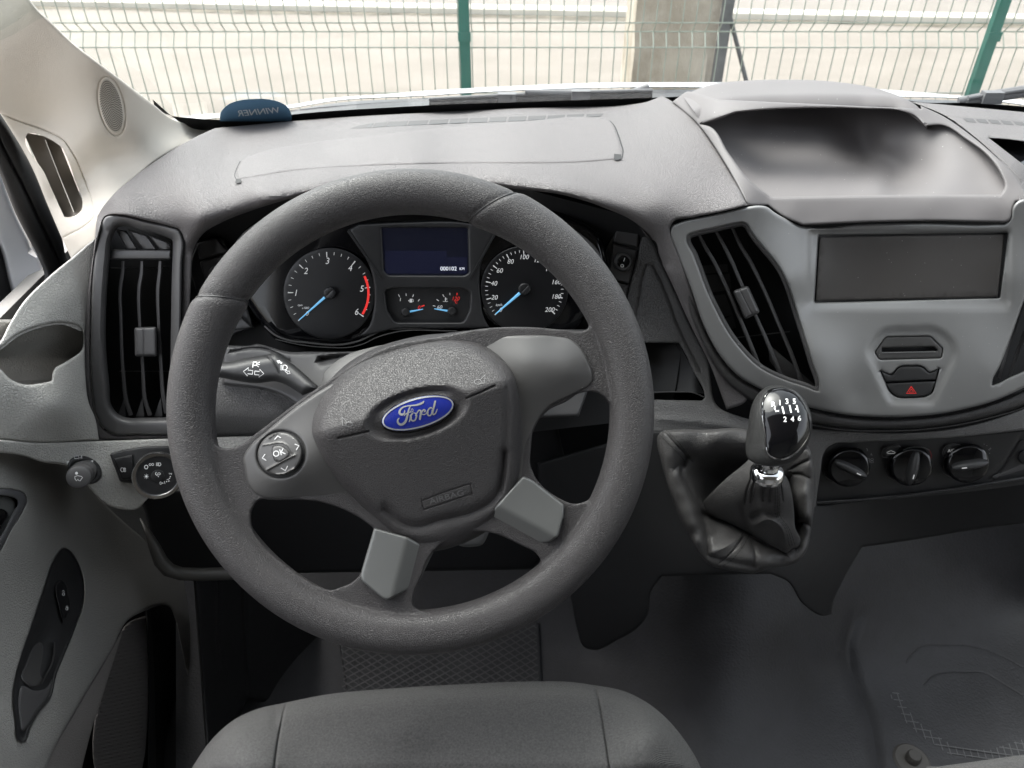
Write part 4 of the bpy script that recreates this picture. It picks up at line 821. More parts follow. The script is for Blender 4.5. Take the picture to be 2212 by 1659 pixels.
# the visor rim above the lens
ribbon('lens_rim', [(1160, 478), (1210, 487), (1255, 510), (1290, 545), (1304, 590), (1303, 640), (1285, 690)], 7, df_c1, M['vent'], clu, off=.017, skirt=.03)
ribbon('lens_rim', [(640, 462), (560, 482), (515, 520), (497, 560), (500, 620)], 7, df_c1, M['vent'], clu, off=.017, skirt=.03)
ribbon('lens_rim', [(760, 462), (820, 455), (905, 452), (990, 455), (1080, 466)], 8, df_c1, M['vent'], clu, off=.017, skirt=.03)
ribbon('lower_rim', ZC((240, 690), (300, 740), (360, 765), (480, 782), (680, 790), (760, 772), (830, 740), (900, 712), (1000, 705), (1320, 698)), 4, df_c1, M['satin'], clu, off=.0115, skirt=.006)
ribbon('lower_rim', ZC((300, 762), (420, 790), (600, 808), (700, 808), (780, 790), (860, 752), (940, 728), (1300, 716)), 2.2, df_c1, M['satin'], clu, off=.0135, skirt=.006)
# middle mask between the dials
mid_o = ZC((700, 160, 1), (760, 128, 1), (1010, 118), (1360, 122), (1520, 160, 1), (1480, 250), (1440, 330), (1425, 430), (1430, 520), (1450, 640), (1480, 700, 1), (1200, 706), (930, 712), (840, 735), (760, 745, 1), (815, 690), (840, 600), (845, 500), (830, 400), (790, 300), (740, 220))
disp_h = rpoly(ZC((888, 150), (1358, 150), (1364, 395), (1340, 410), (925, 408), (900, 385)), 3)
tray_h = rpoly(ZC((905, 495), (960, 482), (1320, 482), (1372, 500), (1368, 600), (1335, 668), (960, 668), (915, 600)), 7)
mask = region('centre_mask', mid_o, df_c1, M['clus'], clu, holes=[disp_h, tray_h], edge=(4, .003), hedge=(5, .004), off=.014, sp=9, skirt=.006)
region('display', [(p[0], p[1], 1) for p in rpoly(ZC((880, 142), (1366, 142), (1370, 415), (905, 415)), 3)], df_c1, M['lcd'], clu, off=.0105, sp=18, skirt=.001)
mk = Marks(df_c1, .0115); mk.text('000102', *ZC.pt(1254, 373), 8.4, sx=1.0); mk.text('KM', *ZC.pt(1328, 374), 5.8, sx=.95); mk.build('odometer', M['odo'], clu)
mk = Marks(df_c1, .0110)
for y0, y1, x0, x1 in ((275, 400, 905, 1245), (310, 400, 1248, 1355)): mk.poly(ZC((x0, y0), (x1, y0), (x1, y1), (x0, y1)))
mk.build('display_segments', mat('lcd_seg', (.006, .007, .018), .25, mott=0, emit=((.05, .06, .2), .012)), clu)
mk = Marks(df_c1, .0146)
for s, cx in ((-1, 812), (1, 1432)):
    P = [(-s*20, -12), (s*2, -12), (s*2, -28), (s*24, 0), (s*2, 28), (s*2, 12), (-s*20, 12)]; mk.poly([ZC.pt(cx + a, 186 + b) for a, b in P])
mk.build('turn_arrows', M['black'], mask)
region('small_gauge_tray', tray_h, df_c1, M['clus'], clu, off=.004, sp=12, skirt=.002)
for a, b in (((700, 165), (885, 430)), ((1520, 165), (1370, 430))):
    ribbon('mask_ridge', ZC(a, b), 5, df_c1, M['black'], mask, off=.0152, skirt=.004, smooth=False)
tc_, tr = (597, 510), 228; sc2, sr2 = (1672, 487), 216
def dial(name, c, r, lab=None):
    o = region(name, ell(*ZC.pt(*c), (r + 26) * ZC.k, (r + 24) * ZC.k), df_c1, M['dial'], clu, off=.0108, edge=(3, .001), sp=12, skirt=.003)
    return o
d1 = dial('rev_counter', tc_, tr); d2 = dial('speedometer', sc2, sr2)
def pos(c, r, ang): a = math.radians(ang); return ZC.pt(c[0] + r * math.sin(a), c[1] - r * math.cos(a))
w1 = Marks(df_c1, .0118); w2 = Marks(df_c1, .0118); rd = Marks(df_c1, .0119)
for i in range(25):
    v = i / 4; a = -131.5 + 42.6 * v; big = i % 4 == 0
    w1.stroke([pos(tc_, tr, a), pos(tc_, tr - (30 if big else 16), a)], [2.3, 1.4] if big else [1.2, .9], cap=False)
for v in range(1, 7): x, y = pos(tc_, 180 if v != 1 else 186, -131.5 + 42.6 * v); w1.text(str(v), x, y, 13.5, shear=.22, sx=.95)
w1.text('rpm', *ZC.pt(436, 574), 4.6, shear=.2); w1.text('x1000', *ZC.pt(466, 590), 4.8, shear=.2, sx=.9); w1.text('0', *ZC.pt(474, 620), 10, shear=.22)
w1.build('scale', M['inkw'], d1)
rd.stroke([pos(tc_, tr - 12, a) for a in np.linspace(64, 122, 24)], 5.0, cap=False); rd.build('red_zone', M['red'], d1)
for i in range(41):
    a = -131 + 6.5 * i; big = i % 4 == 0
    w2.stroke([pos(sc2, sr2, a), pos(sc2, sr2 - (28 if big else 15), a)], [2.3, 1.3] if big else [1.2, .9], cap=False)
for v in range(20, 201, 20):
    x, y = pos(sc2, 172 if v < 100 else 178, -131 + 1.3 * v); w2.text(str(v), x, y, 10, shear=.22, sx=.98)
w2.text('km/h', *ZC.pt(1532, 573), 5.5, shear=.2, sx=.9); w2.text('0', *ZC.pt(1540, 600), 9.5, shear=.22); w2.build('scale', M['inkw'], d2)
def needle(c, tip, par, r=30, w0=5.2, w1_=2.2):
    a = np.array(c, float); b = np.array(tip, float); u = (b - a) / np.linalg.norm(b - a)
    ribbon('needle', ZC(tuple(a + u * r * .9), tuple(b)), [w0, w1_], df_c1, M['blue'], par, off=.0165, skirt=.001, smooth=False, edge=.0003)
    hub = region('needle_hub', ell(*ZC.pt(*c), r * ZC.k, r * ZC.k, n=28), df_c1, M['clus'], par, off=.0185, edge=(3, .002), sp=6, skirt=.006, grooves=[(ZC((c[0]-r*.6, c[1]+r*.6), (c[0]+r*.6, c[1]-r*.6)), 1.2, .0006)] if r > 28 else ())
needle(tc_, (432, 656), d1, 34, 5.5, 2.0); needle(sc2, (1513, 624), d2, 34, 6.5, 2.4)
fg = region('fuel_gauge', ell(*ZC.pt(1015, 600), 50, 42), df_c1, M['dial'], clu, off=.0045, sp=12, skirt=.0005) if False else None
wm = Marks(df_c1, .0052); rm = Marks(df_c1, .0053)
for a, b in (((978, 515), (985, 530)), ((1020, 510), (1021, 524)), ((1062, 516), (1056, 530)), ((1095, 543), (1086, 553)), ((1188, 543), (1201, 552)), ((1222, 516), (1230, 530)), ((1261, 507), (1262, 520)), ((990, 535), (988, 553)), ((1168, 577), (1182, 581))):
    wm.stroke(ZC(a, b), 1.5, cap=False)
wm.text('60', *ZC.pt(1203, 586), 8.5, shear=.22)
wm.poly(ZC((1040, 540), (1054, 540), (1054, 560), (1040, 560))); wm.stroke(ZC((1056, 543), (1061, 546), (1061, 556), (1057, 556)), .9); wm.poly(ZC((1031, 550), (1038, 545), (1038, 555)))
wm.stroke(ZC((1237, 534), (1237, 552)), 1.8); wm.stroke(ZC((1240, 538), (1246, 538)), 1); wm.stroke(ZC((1240, 544), (1246, 544)), 1); wm.stroke(ZC((1224, 553), (1230, 556), (1237, 553), (1244, 556), (1250, 553)), 1)
wm.build('small_gauge_scale', M['inkw'], clu)
rm.text('120', *ZC.pt(1292, 538), 8, shear=.22); rm.text('°C', *ZC.pt(1292, 557), 6, shear=.22); rm.stroke(ZC((1302, 507), (1300, 520)), 2, cap=False); rm.text('0', *ZC.pt(1090, 588), 8.5, shear=.22); rm.stroke(ZC((1105, 582), (1122, 576)), 2.4, cap=False)
rm.build('small_gauge_red', M['red'], clu)
for c, t in (((1017, 615), (1114, 597)), ((1272, 610), (1175, 595))):
    a = np.array(c, float); b = np.array(t, float); u = (b-a)/np.linalg.norm(b-a)
    ribbon('needle', ZC(tuple(a + u*24), tuple(b)), [4.4, 1.6], df_c1, M['blue'], clu, off=.008, skirt=.001, smooth=False, edge=.0003)
    region('needle_hub', ell(*ZC.pt(*c), 25*ZC.k, 25*ZC.k, n=26), df_c1, M['clus'], clu, off=.010, edge=(3, .002), sp=6, skirt=.005)
# ================================================================== steering wheel
DW = .64; wc = V(889, 890, DW)
whl = thing('steering_wheel', 'black four spoke steering wheel turned slightly left, with a blue oval emblem', 'steering wheel', tuple(wc))
ux = np.array([1, 0, 0.]); uy = np.array([0, SP, CP]); un = np.array([0, -CP, SP])
def wl(x, y, n):                       # point on the wheel: measured direction, height n over its plane
    return V(x, y, DW - n)
S_ = DW / F
def torus():
    NT, NP_ = 540, 40; vs = []; R = .1832
    for i in range(NT):
        th = 2 * math.pi * i / NT; deg = math.degrees(th)
        for k in range(NP_):
            ph = 2 * math.pi * k / NP_
            # clock angle from the top, positive to the right
            ck = (90 - deg + 180) % 360 - 180
            sl_ = 10 * math.cos(ph)        # seam runs aslant over the tube
            dR, dL = ck - (21.5 + sl_ * .45), (-59 - sl_ * .3) - ck
            grip = max(math.exp(-max(0, dR) / 38) * (dR > 0), math.exp(-max(0, dL) / 38) * (dL > 0))
            r = .0172 + .0022 * grip + (.0006 if (dR <= 0 and dL <= 0) else 0)
            r -= .0016 * math.exp(-(dR / 1.0) ** 2) + .0016 * math.exp(-(dL / 1.0) ** 2)
            a = r * 1.06; b = r * .98
            rr = R + a * math.cos(ph)
            vs.append(wc + ux * rr * math.cos(th) + uy * rr * math.sin(th) + un * b * math.sin(ph))
    fs = [(i*NP_+k, ((i+1) % NT)*NP_+k, ((i+1) % NT)*NP_+(k+1) % NP_, i*NP_+(k+1) % NP_) for i in range(NT) for k in range(NP_)]
    return vs, fs
hA = [(1278, 690), (1268, 712), (1254, 716, 1), (1219, 713), (1151, 707), (1082, 707), (1014, 714), (960, 725), (850, 745)] + Z4((2000, 1020), (1900, 1090), (1620, 1300), (1510, 1380), (1430, 1402), (1370, 1385), (1345, 1350), (1340, 1280)) + [(452, 860), (468, 720), (520, 610), (600, 525), (720, 470), (889, 450), (1050, 470), (1170, 530), (1240, 605)]
hB = [(545, 1100), (556, 1082), (600, 1080), (690, 1084), (800, 1135), (807, 1141), (790, 1200), (777, 1242), (762, 1257), (735, 1269), (714, 1275), (694, 1269), (626, 1227), (569, 1178), (545, 1140)]
hC = [(1154, 924), (1185, 886), (1226, 866), (1250, 850), (1270, 846), (1290, 848), (1319, 876), (1326, 900), (1322, 1003), (1308, 1030), (1296, 1053), (1273, 1079), (1236, 1088), (1213, 1079), (1156, 1030), (1146, 1005), (1147, 968)]
hD = [(936, 1191), (1000, 1150), (1057, 1150), (1126, 1178), (1160, 1197), (1169, 1212), (1160, 1235), (1122, 1265), (1046, 1295), (970, 1316), (910, 1319), (892, 1308), (893, 1288), (906, 1254)]
# one closed solid = tube + perforated spoke web, fused and smoothed
tv, tf = torus()
_mt = bpy.data.materials.new('tmp')
web = region('web', ell(889, 890, 478, 474), lambda x, y: np.full(np.shape(x), DW - .0055), None, None, holes=[hA, hB, hC, hD], edge=None, sp=16, skirt=0, step=5)
wv = [np.array(v.co) for v in web.data.vertices]; wf = [tuple(p.vertices) for p in web.data.polygons]; bpy.data.objects.remove(web)
n = len(wv); ed = {}
for f in wf:
    for k in range(3): ed[(f[k], f[(k+1) % 3])] = 1
E_ = np.array([0, 0, CAMZ]); back = [E_ + (p - E_) * (1 + .017 / DW) for p in wv]
sol = wf + [tuple(i + n for i in f[::-1]) for f in wf] + [(b, a, a + n, b + n) for a, b in ed if (b, a) not in ed]
av = tv + wv + back; o0 = len(tv); af = tf + [tuple(i + o0 for i in f) for f in sol]
rim = mesh('rim', av, af, M['wheel'], whl, True, 0); fixn(rim)
bpy.context.view_layer.update()
md = rim.modifiers.new('fuse', 'REMESH'); md.mode = 'VOXEL'; md.voxel_size = .00135; md.use_smooth_shade = True
md = rim.modifiers.new('soft', 'SMOOTH'); md.factor = .5; md.iterations = 9
dg_ = bpy.context.evaluated_depsgraph_get(); nm = bpy.data.meshes.new_from_object(rim.evaluated_get(dg_))
rim.modifiers.clear(); rim.data = nm; nm.name = 'rim'
if not nm.materials: nm.materials.append(M['wheel'])
nm.polygons.foreach_set('use_smooth', [True] * len(nm.polygons))
# seams of the moulded skin on the rim
for ck0, sg, k_ in ((21.5, 1, .45), (-59, -1, .3)):
    pts = []
    for ph in np.linspace(-40, 200, 26):
        p = math.radians(ph); ck = ck0 + sg * 10 * math.cos(p) * k_; th = math.radians(90 - ck); r = .0172; rr = .1832 + r * 1.075 * math.cos(p)
        pts.append(wc + ux * rr * math.cos(th) + uy * rr * math.sin(th) + un * (r * .995 * math.sin(p)))
    tube('seam', pts, .0006, M['black'], whl, 6)
# ---- airbag cover
pad_o = [(672, 925), (680, 883), (705, 832), (748, 787), (805, 754), (870, 733), (935, 722), (985, 722), (1030, 734), (1072, 760), (1102, 793), (1119, 840), (1127, 900), (1129, 970), (1126, 1040), (1113, 1088), (1085, 1124), (1045, 1152), (1000, 1174), (960, 1187), (912, 1192), (880, 1184), (848, 1163), (815, 1130), (765, 1080), (718, 1025), (685, 970)]
axu = np.array([-.269, -.963])
def padn(x, y):
    s = (x - 900) * axu[0] + (y - 893) * axu[1]; t = (x - 900) * .963 - (y - 893) * .269
    up_ = np.maximum(s - 18, 0); dnn = np.maximum(-s + 5, 0)
    n_ = .0415 - up_ * .00022 - up_ ** 2 * 3.5e-7 - dnn * .00012 - (t / 230.) ** 2 * .008
    rho = np.sqrt((t / 86.) ** 2 + (s / 39.) ** 2); q = np.clip((1.42 - rho) / .36, 0, 1); n_ -= .0075 * q * q * (3 - 2 * q)
    return n_
df_pad = lambda x, y: DW - padn(np.asarray(x, float), np.asarray(y, float))
cont = ZP((380, 1090), (430, 1180), (600, 1350), (690, 1425), (760, 1465), (820, 1476), (1000, 1430), (1280, 1350), (1370, 1290), (1425, 1210), (1450, 1080), (1462, 950), (1475, 700), (1475, 480))
bag = region('airbag_cover', pad_o, df_pad, M['pad'], whl, edge=(34, .020), sp=5, skirt=.014,
    grooves=[(cont[2:12], 11, .0042), (cont[9:], 7, .0016), (ZP((270, 838), (330, 826), (480, 792)), 2.2, .0022), (ZP((1190, 552), (1290, 510), (1385, 466)), 2.2, .0022), (ZP((862, 1280), (880, 1350)), 1.2, .0008), (ZP((870, 1290), (1040, 1225), (1215, 1168)), 1.4, .0009), (ZP((885, 1355), (1050, 1300), (1225, 1240)), 1.4, .0009), (ZP((1215, 1168), (1227, 1240)), 1.2, .0008)])
df_bag = dfmesh(bag)
mk = Marks(df_bag, .0018); mk.text('AIRBAG', *ZP.pt(1045, 1262), 12.2, rot=15.6, sx=1.28, shear=0, bold=.008)
air = mk.build('airbag_lettering', mat('airbag_relief', (.12, .118, .12), .4, mott=0), bag)
# embossed horn symbols
mk = Marks(df_bag, .0009)
for cx, cy, s in ((1270, 435, 1), (345, 740, -1)):
    mk.ring([ZP.pt(cx + 25*math.cos(a), cy + 17*math.sin(a)) for a in np.linspace(0, 2*math.pi, 18, endpoint=False)], 1.1)
    mk.stroke(ZP((cx + s*20, cy - 18), (cx + s*52, cy - 52)), 1.0); mk.stroke(ZP((cx + s*20, cy + 12), (cx + s*48, cy + 8)), 1.0); mk.stroke(ZP((cx + s*52, cy - 52), (cx + s*48, cy + 8)), 1.0)
mk.build('horn_symbols', bpy.data.materials['airbag_relief'], bag)
# ---- emblem
ec = ZE.pt(1105, 575); EA, EB = 81.5, 33.5; ER = 15.8
dfe = lambda x, y: DW - (.0365 - .0022 * np.clip((((np.asarray(x) - ec[0]) * .963 - (np.asarray(y) - ec[1]) * .269) / EA) ** 2 + (((np.asarray(x) - ec[0]) * -.269 - (np.asarray(y) - ec[1]) * .963) / EB) ** 2, 0, 1.3))
em = region('emblem', ell(ec[0] + .5, ec[1] + 2, EA + 1, EB + 3.5, ER, 72), dfe, M['gloss'], whl, edge=(3, .002), sp=8, skirt=.006)
region('blue_field', ell(*ec, EA - 1.5, EB - 1, ER, 72), dfe, M['emblem'], em, sp=6, off=.0006, skirt=.001)
mk = Marks(dfe, .0011); mk.ring([p for p in ell(*ec, EA - 3.6, EB - 3.2, ER, 90)], 3.0)
# script lettering
def st_(pts, w): mk.stroke(ZE(*pts), [v * ZE.k for v in w], True)
st_([(755, 500), (752, 545), (725, 598), (680, 615), (630, 600), (612, 555), (635, 490), (700, 425), (800, 390), (900, 375), (1000, 368), (1100, 352), (1190, 318), (1245, 285), (1262, 262)], [18, 30, 50, 62, 60, 56, 50, 38, 30, 30, 38, 52, 56, 48, 28])
st_([(905, 390), (880, 440), (855, 510), (835, 600), (815, 690), (780, 790), (730, 850), (660, 882), (600, 862), (565, 800), (575, 745), (608, 712)], [28, 34, 44, 52, 56, 62, 64, 60, 58, 52, 36, 22])
st_([(738, 650), (775, 605), (830, 575), (900, 550), (950, 545), (985, 548)], [18, 28, 34, 22, 14, 16])
st_([(895, 560), (925, 515), (932, 475), (955, 458), (978, 478), (975, 515), (955, 540)], [14, 16, 16, 18, 16, 14, 12])
st_([(875, 805), (900, 740), (920, 640), (960, 585)], [24, 36, 50, 34])
st_([(925, 680), (925, 745), (970, 785), (1025, 765), (1060, 700), (1065, 620), (1030, 575), (990, 575)], [46, 48, 40, 38, 42, 42, 28, 20])
st_([(1040, 640), (1090, 560), (1140, 500), (1180, 510), (1185, 560), (1170, 660), (1160, 738)], [26, 32, 36, 44, 50, 54, 50])
st_([(1190, 590), (1225, 520), (1270, 485), (1302, 500), (1300, 535), (1270, 545)], [34, 40, 40, 38, 30, 22])
st_([(1215, 600), (1260, 618), (1320, 590), (1370, 510), (1420, 445), (1470, 430), (1490, 460)], [26, 24, 24, 34, 40, 34, 26])
st_([(1370, 540), (1365, 600), (1395, 645), (1440, 635), (1475, 580), (1490, 500)], [44, 46, 38, 36, 34, 30])
st_([(1568, 262), (1550, 340), (1525, 440), (1505, 520), (1500, 590), (1530, 618), (1575, 580), (1605, 520), (1622, 470)], [50, 52, 50, 48, 44, 34, 28, 26, 20])
mk.build('emblem_lettering', M['emblems'], em)
# ---- grey spoke trims
def ndf(n_): return lambda x, y: np.full(np.shape(x), DW - n_)
L_o = Z4((1535, 1440), (1560, 1400), (1680, 1290), (1900, 1112), (2212, 930)) + [(800, 790), (830, 900, 1), (830, 1160, 1), (790, 1125), (740, 1092), (690, 1081), (620, 1078), (565, 1076), (549, 1068, 1), (538, 1055), (527, 1010), (524, 990)]
df_L = DF((530, 1010, DW - .010), (620, 920, DW - .013), (700, 850, DW - .012), (700, 960, DW - .020), (600, 1000, DW - .019), (560, 1070, DW - .008), (650, 1078, DW - .006), (720, 1075, DW - .006), (640, 1035, DW - .018), (800, 1000, DW - .012))
lt = region('spoke_trim', L_o, df_L, M['satin'], whl, edge=(7, .004), sp=8, off=-.002, skirt=.008, holes=[ell(*ZB.pt(995, 830), 51.5, 49.5, 30)])
bc = ZB.pt(968, 818)
bp_ = region('button_pad', ell(bc[0], bc[1], 48.5, 46, 30), df_L, M['satin'], lt, edge=(4, .0025), sp=5, off=.0005, skirt=.006,
   grooves=[(ZB((600, 628), (800, 595), (1020, 575), (1110, 620), (1200, 730), (1262, 830)), 1.8, -.0009), (ZB((640, 1195), (900, 1050), (1180, 900), (1290, 850)), 2.6, -.0016), (ZB((900, 1270), (1050, 1255), (1190, 1190), (1280, 1140)), 1.8, -.0012), (ZB((1370, 470), (1440, 600), (1468, 720), (1455, 820)), 1.6, -.0009), (ZB((735, 470), (850, 390), (1000, 345), (1105, 340)), 1.4, -.0007)])
region('button_gap', ell(*ZB.pt(995, 830), 53, 51, 30), lambda x, y: df_L(x, y) + .004, M['dark'], lt, sp=14, skirt=.001)
okb = region('ok_button', ZB((800, 700), (820, 645), (870, 640), (1000, 645), (1060, 680), (1165, 790), (1175, 830), (1150, 860), (960, 985), (895, 990), (850, 950), (820, 870), (795, 770)), df_L, M['satin'], bp_, edge=(2.5, .0014), sp=5, off=.0022, skirt=.003)
mk = Marks(df_L, .0018); mk.ring(ZB((800, 700), (820, 645), (870, 640), (1000, 645), (1060, 680), (1165, 790), (1180, 835), (1155, 868), (960, 992), (895, 994), (848, 955), (818, 870), (793, 770)), 1.6); mk.build('button_seam', M['dark'], bp_)
mk = Marks(dfmesh(okb), .0004); mk.text('OK', *ZB.pt(945, 795), 13, rot=17, bold=.012); mk.build('ok_lettering', M['inkw'], okb)
mk = Marks(df_L, .0012)
for P in (((855, 500), (920, 425), (982, 462)), ((1303, 607), (1388, 642), (1332, 728)), ((638, 832), (580, 912), (660, 960)), ((998, 1135), (1088, 1188), (1135, 1095))): mk.stroke(ZB(*P), 2.0)
mk.build('arrow_marks', M['inkw'], bp_)
R_o = [(1010, 745, 1), (1040, 730)] + Z5((1080, 690), (1280, 682), (1450, 685), (1530, 702), (1600, 760), (1655, 860), (1682, 940), (1676, 985), (1560, 1062), (1400, 1148), (1325, 1245), (1290, 1330)) + [(1142, 1000), (1138, 1060, 1), (1100, 1060, 1), (1090, 900, 1), (1060, 800)]
df_R = DF((1060, 740, DW - .006), (1200, 730, DW - .007), (1262, 780, DW - .011), (1140, 790, DW - .0175), (1225, 805, DW - .0155), (1160, 840, DW - .016), (1245, 840, DW - .009), (1185, 870, DW - .010), (1150, 920, DW - .007), (1120, 1000, DW - .007))
region('spoke_trim', R_o, df_R, M['satin'], whl, edge=(6, .004), sp=8, off=-.001, skirt=.010)
def facets(pts, n0, ridge_a, ridge_b, slope1, slope2):
    a = np.array(ridge_a, float); b = np.array(ridge_b, float); t = (b - a) / np.linalg.norm(b - a); nn = np.array([-t[1], t[0]])
    def f(x, y):
        d = (np.asarray(x) - a[0]) * nn[0] + (np.asarray(y) - a[1]) * nn[1]; d = np.sign(d) * (np.sqrt(d*d + 9) - 3)
        return DW - (n0 - np.where(d > 0, d * slope1, -d * slope2))
    return f
T3 = rpoly([(1130, 1028), (1150, 1037), (1219, 1091), (1218, 1115), (1206, 1158), (1189, 1171), (1141, 1179), (1124, 1173), (1040, 1130), (1100, 1060)], 5)
region('spoke_insert', T3, facets(None, .0125, (1110, 1108), (1205, 1160), .00028, .00004), M['satin2'], whl, edge=(5, .003), sp=6, skirt=.008)
T4 = rpoly([(808, 1140), (880, 1160), (938, 1189), (905, 1257), (893, 1269), (838, 1296), (826, 1293), (781, 1255), (778, 1243)], 5)
region('spoke_insert', T4, facets(None, .0125, (872, 1186), (845, 1290), .00003, .00025), M['satin2'], whl, edge=(5, .003), sp=6, skirt=.008)
# thin leather line where skin meets the trims
mk = None
# ================================================================== centre: storage bowl with hood, silver fascia, climate unit, gear lever
bowl = thing('centre_storage_bowl', 'grey open storage bowl under an arched hood on top of the dashboard centre', 'storage tray', vv(1850, 350, .95))
bowl_h = [(1514, 268, 1), (1560, 253), (1588, 243, 1), (1640, 238), (1693, 235), (1865, 235), (1950, 241), (1975, 250), (1998, 272, 1)] + Z3((1700, 790), (1850, 880), (1980, 980), (2060, 1090), (2088, 1180), (2060, 1225, 1), (1300, 1228), (620, 1240, 1), (500, 1150), (350, 960), (240, 800))
rim_o = Z3((0, 640, 1), (40, 610), (100, 575)) + [(1500, 200, 1), (1550, 215, 1), (1990, 235, 1)] + Z3((1560, 665, 1), (1700, 730), (1900, 870), (2050, 1000), (2150, 1100), (2220, 1200), (2300, 1275, 1), (2160, 1268, 1), (2150, 1290), (2115, 1390), (2090, 1400, 1), (1600, 1392), (1200, 1400), (820, 1418, 1), (700, 1365), (600, 1292, 1), (470, 1293, 1), (400, 1150), (300, 980), (150, 770))
D_rm = [(1453, 220, 'z', 1.548), (1504, 264, 'z', 1.556), (1556, 336, 'z', 1.550), (1590, 395, 'z', 1.541), (1614, 440, .778), (1640, 446, .784), (1540, 250, 'z', 1.572), (1660, 428, .791), (1780, 427, .791), (1900, 427, .791), (2020, 427, .791), (2140, 428, .790), (1734, 486, .787), (1865, 482, .787), (2002, 482, .787), (2165, 482, .786), (1710, 456, .788), (1865, 455, .788), (2002, 455, .788), (2140, 455, .787),
        (2100, 310, 'z', 1.555), (2155, 360, 'z', 1.549), (2190, 410, 'z', 1.536), (2010, 245, 'z', 1.567), (2195, 436, .784)]
df_rm = DF(*D_rm)
region('rim', rim_o, df_rm, M['bowl'], bowl, holes=[bowl_h], edge=(6, .003), hedge=(7, .006), sp=9, skirt=.03)
# inside of the bowl: runs forward under the hood, right wall rises
D_bw = [(1640, 430, .788), (1780, 430, .788), (1900, 430, .788), (2020, 430, .788), (2140, 430, .787), (1640, 405, .822), (1780, 405, .824), (1900, 405, .826), (2000, 408, .822), (1590, 345, .872), (1640, 380, .858), (1780, 380, .866), (1690, 345, .896), (1790, 345, .905), (1870, 350, .925), (1930, 385, .885),
        (1555, 280, .905), (1650, 300, .922), (1780, 300, .932), (1860, 305, .945), (1620, 262, .938), (1780, 262, .952), (1620, 238, .942), (1780, 236, .958), (1860, 240, .945), (1905, 255, .925), (1915, 310, .912), (1960, 340, .895), (1990, 380, .862), (2000, 290, .882), (2060, 335, .848), (2110, 385, .815), (2150, 400, .800), (1990, 250, .898), (2060, 300, .862)]
df_bw = DF(*D_bw)
region('basin', [p[:2] for p in inset(bowl_h, -7, 8)], lambda x, y: df_bw(x, y) + .0095, M['bowl'], bowl, sp=9, skirt=.008)
# hood
hz_ = lambda *P: [(*Z3.pt(a, b), d) for a, b, d in P]
lipr = hz_((200, 782, .896), (300, 747, .899), (410, 703, .903), (470, 690, .906), (700, 680, .910), (1200, 680, .910), (1400, 688, .903), (1460, 700, .896), (1520, 738, .890), (1600, 806, .884))
crs = hz_((135, 700, .900), (240, 655, .907), (340, 622, .911), (470, 606, .914), (700, 598, .917), (1200, 600, .917), (1380, 610, .910), (1470, 635, .902), (1540, 690, .892), (1606, 784, .886))
cr2 = hz_((120, 682, .910), (225, 640, .917), (330, 606, .922), (470, 592, .925), (700, 584, .929), (1200, 587, .929), (1370, 600, .920), (1470, 626, .910), (1545, 684, .898), (1607, 780, .887))
mid_ = hz_((90, 640, .940), (185, 585, .955), (310, 558, .965), (470, 545, .972), (700, 540, .980), (1120, 550, .978), (1340, 582, .958), (1460, 620, .935), (1550, 680, .905), (1608, 774, .888))
topr = hz_((60, 598, .975), (150, 552, .990), (280, 514, 1.010), (450, 497, 1.025), (700, 490, 1.040), (1050, 508, 1.030), (1320, 560, .995), (1450, 612, .965), (1550, 672, .925), (1609, 768, .890))
bk = [(x, y + 8, d + .05) for x, y, d in topr]
und = [(x, y + 1, d + .012) for x, y, d in lipr]; und2 = [(x, y - 6, d + .06) for x, y, d in lipr]
gridmesh('hood', [und2, und, [(x, y + 1.5, d + .003) for x, y, d in lipr], [(x, y - 1.5, d) for x, y, d in lipr], crs, cr2, mid_, topr, bk], M['bowl'], bowl, 50)
# dashboard on the passenger side
D_ps = [(1990, 225, 'z', 1.525), (2212, 245, 'z', 1.52), (2260, 250, 'z', 1.52), (2040, 255, 'z', 1.535), (2212, 270, 'z', 1.532), (2130, 300, 'z', 1.545), (2230, 310, 'z', 1.543), (2170, 350, 'z', 1.545), (2260, 400, 'z', 1.52), (2195, 420, 'z', 1.535)]
df_ps = DF(*D_ps)
region('passenger_pad', Z3((1500, 640, 1), (1850, 672), (2212, 706), (2450, 730, 1), (2450, 905, 1), (2212, 890), (2120, 878), (1990, 868, 1), (2212, 1040, 1), (2400, 1200, 1), (2400, 1300, 1), (2180, 1275, 1), (2170, 1180), (2050, 1000), (1900, 860), (1700, 720)), df_ps, M['dash'], dash, edge=(6, .004), sp=8, skirt=.04,
       grooves=[(Z3((1700, 735), (1800, 780), (1900, 850), (2050, 985), (2180, 1130)), 2, .002), (Z3((1720, 735), (1780, 742), (2000, 758), (2212, 770), (2400, 790)), 3, .004)])
mk = Marks(df_ps, .0015)
for k in range(7): x = 1830 + k * 78; mk.poly(Z3((x, 741 + k*5.5), (x + 62, 746 + k*5.5), (x + 84, 772 + k*5), (x + 22, 766 + k*5)))
mk.build('demister_slots', bpy.data.materials['slot_grey'], dash)
region('passenger_recess', Z3((1960, 870, 1), (2400, 870, 1), (2400, 1150, 1), (2212, 1040, 1)), lambda x, y: df_ps(x, y) + .05, M['gloss'], dash, sp=12, skirt=.01)
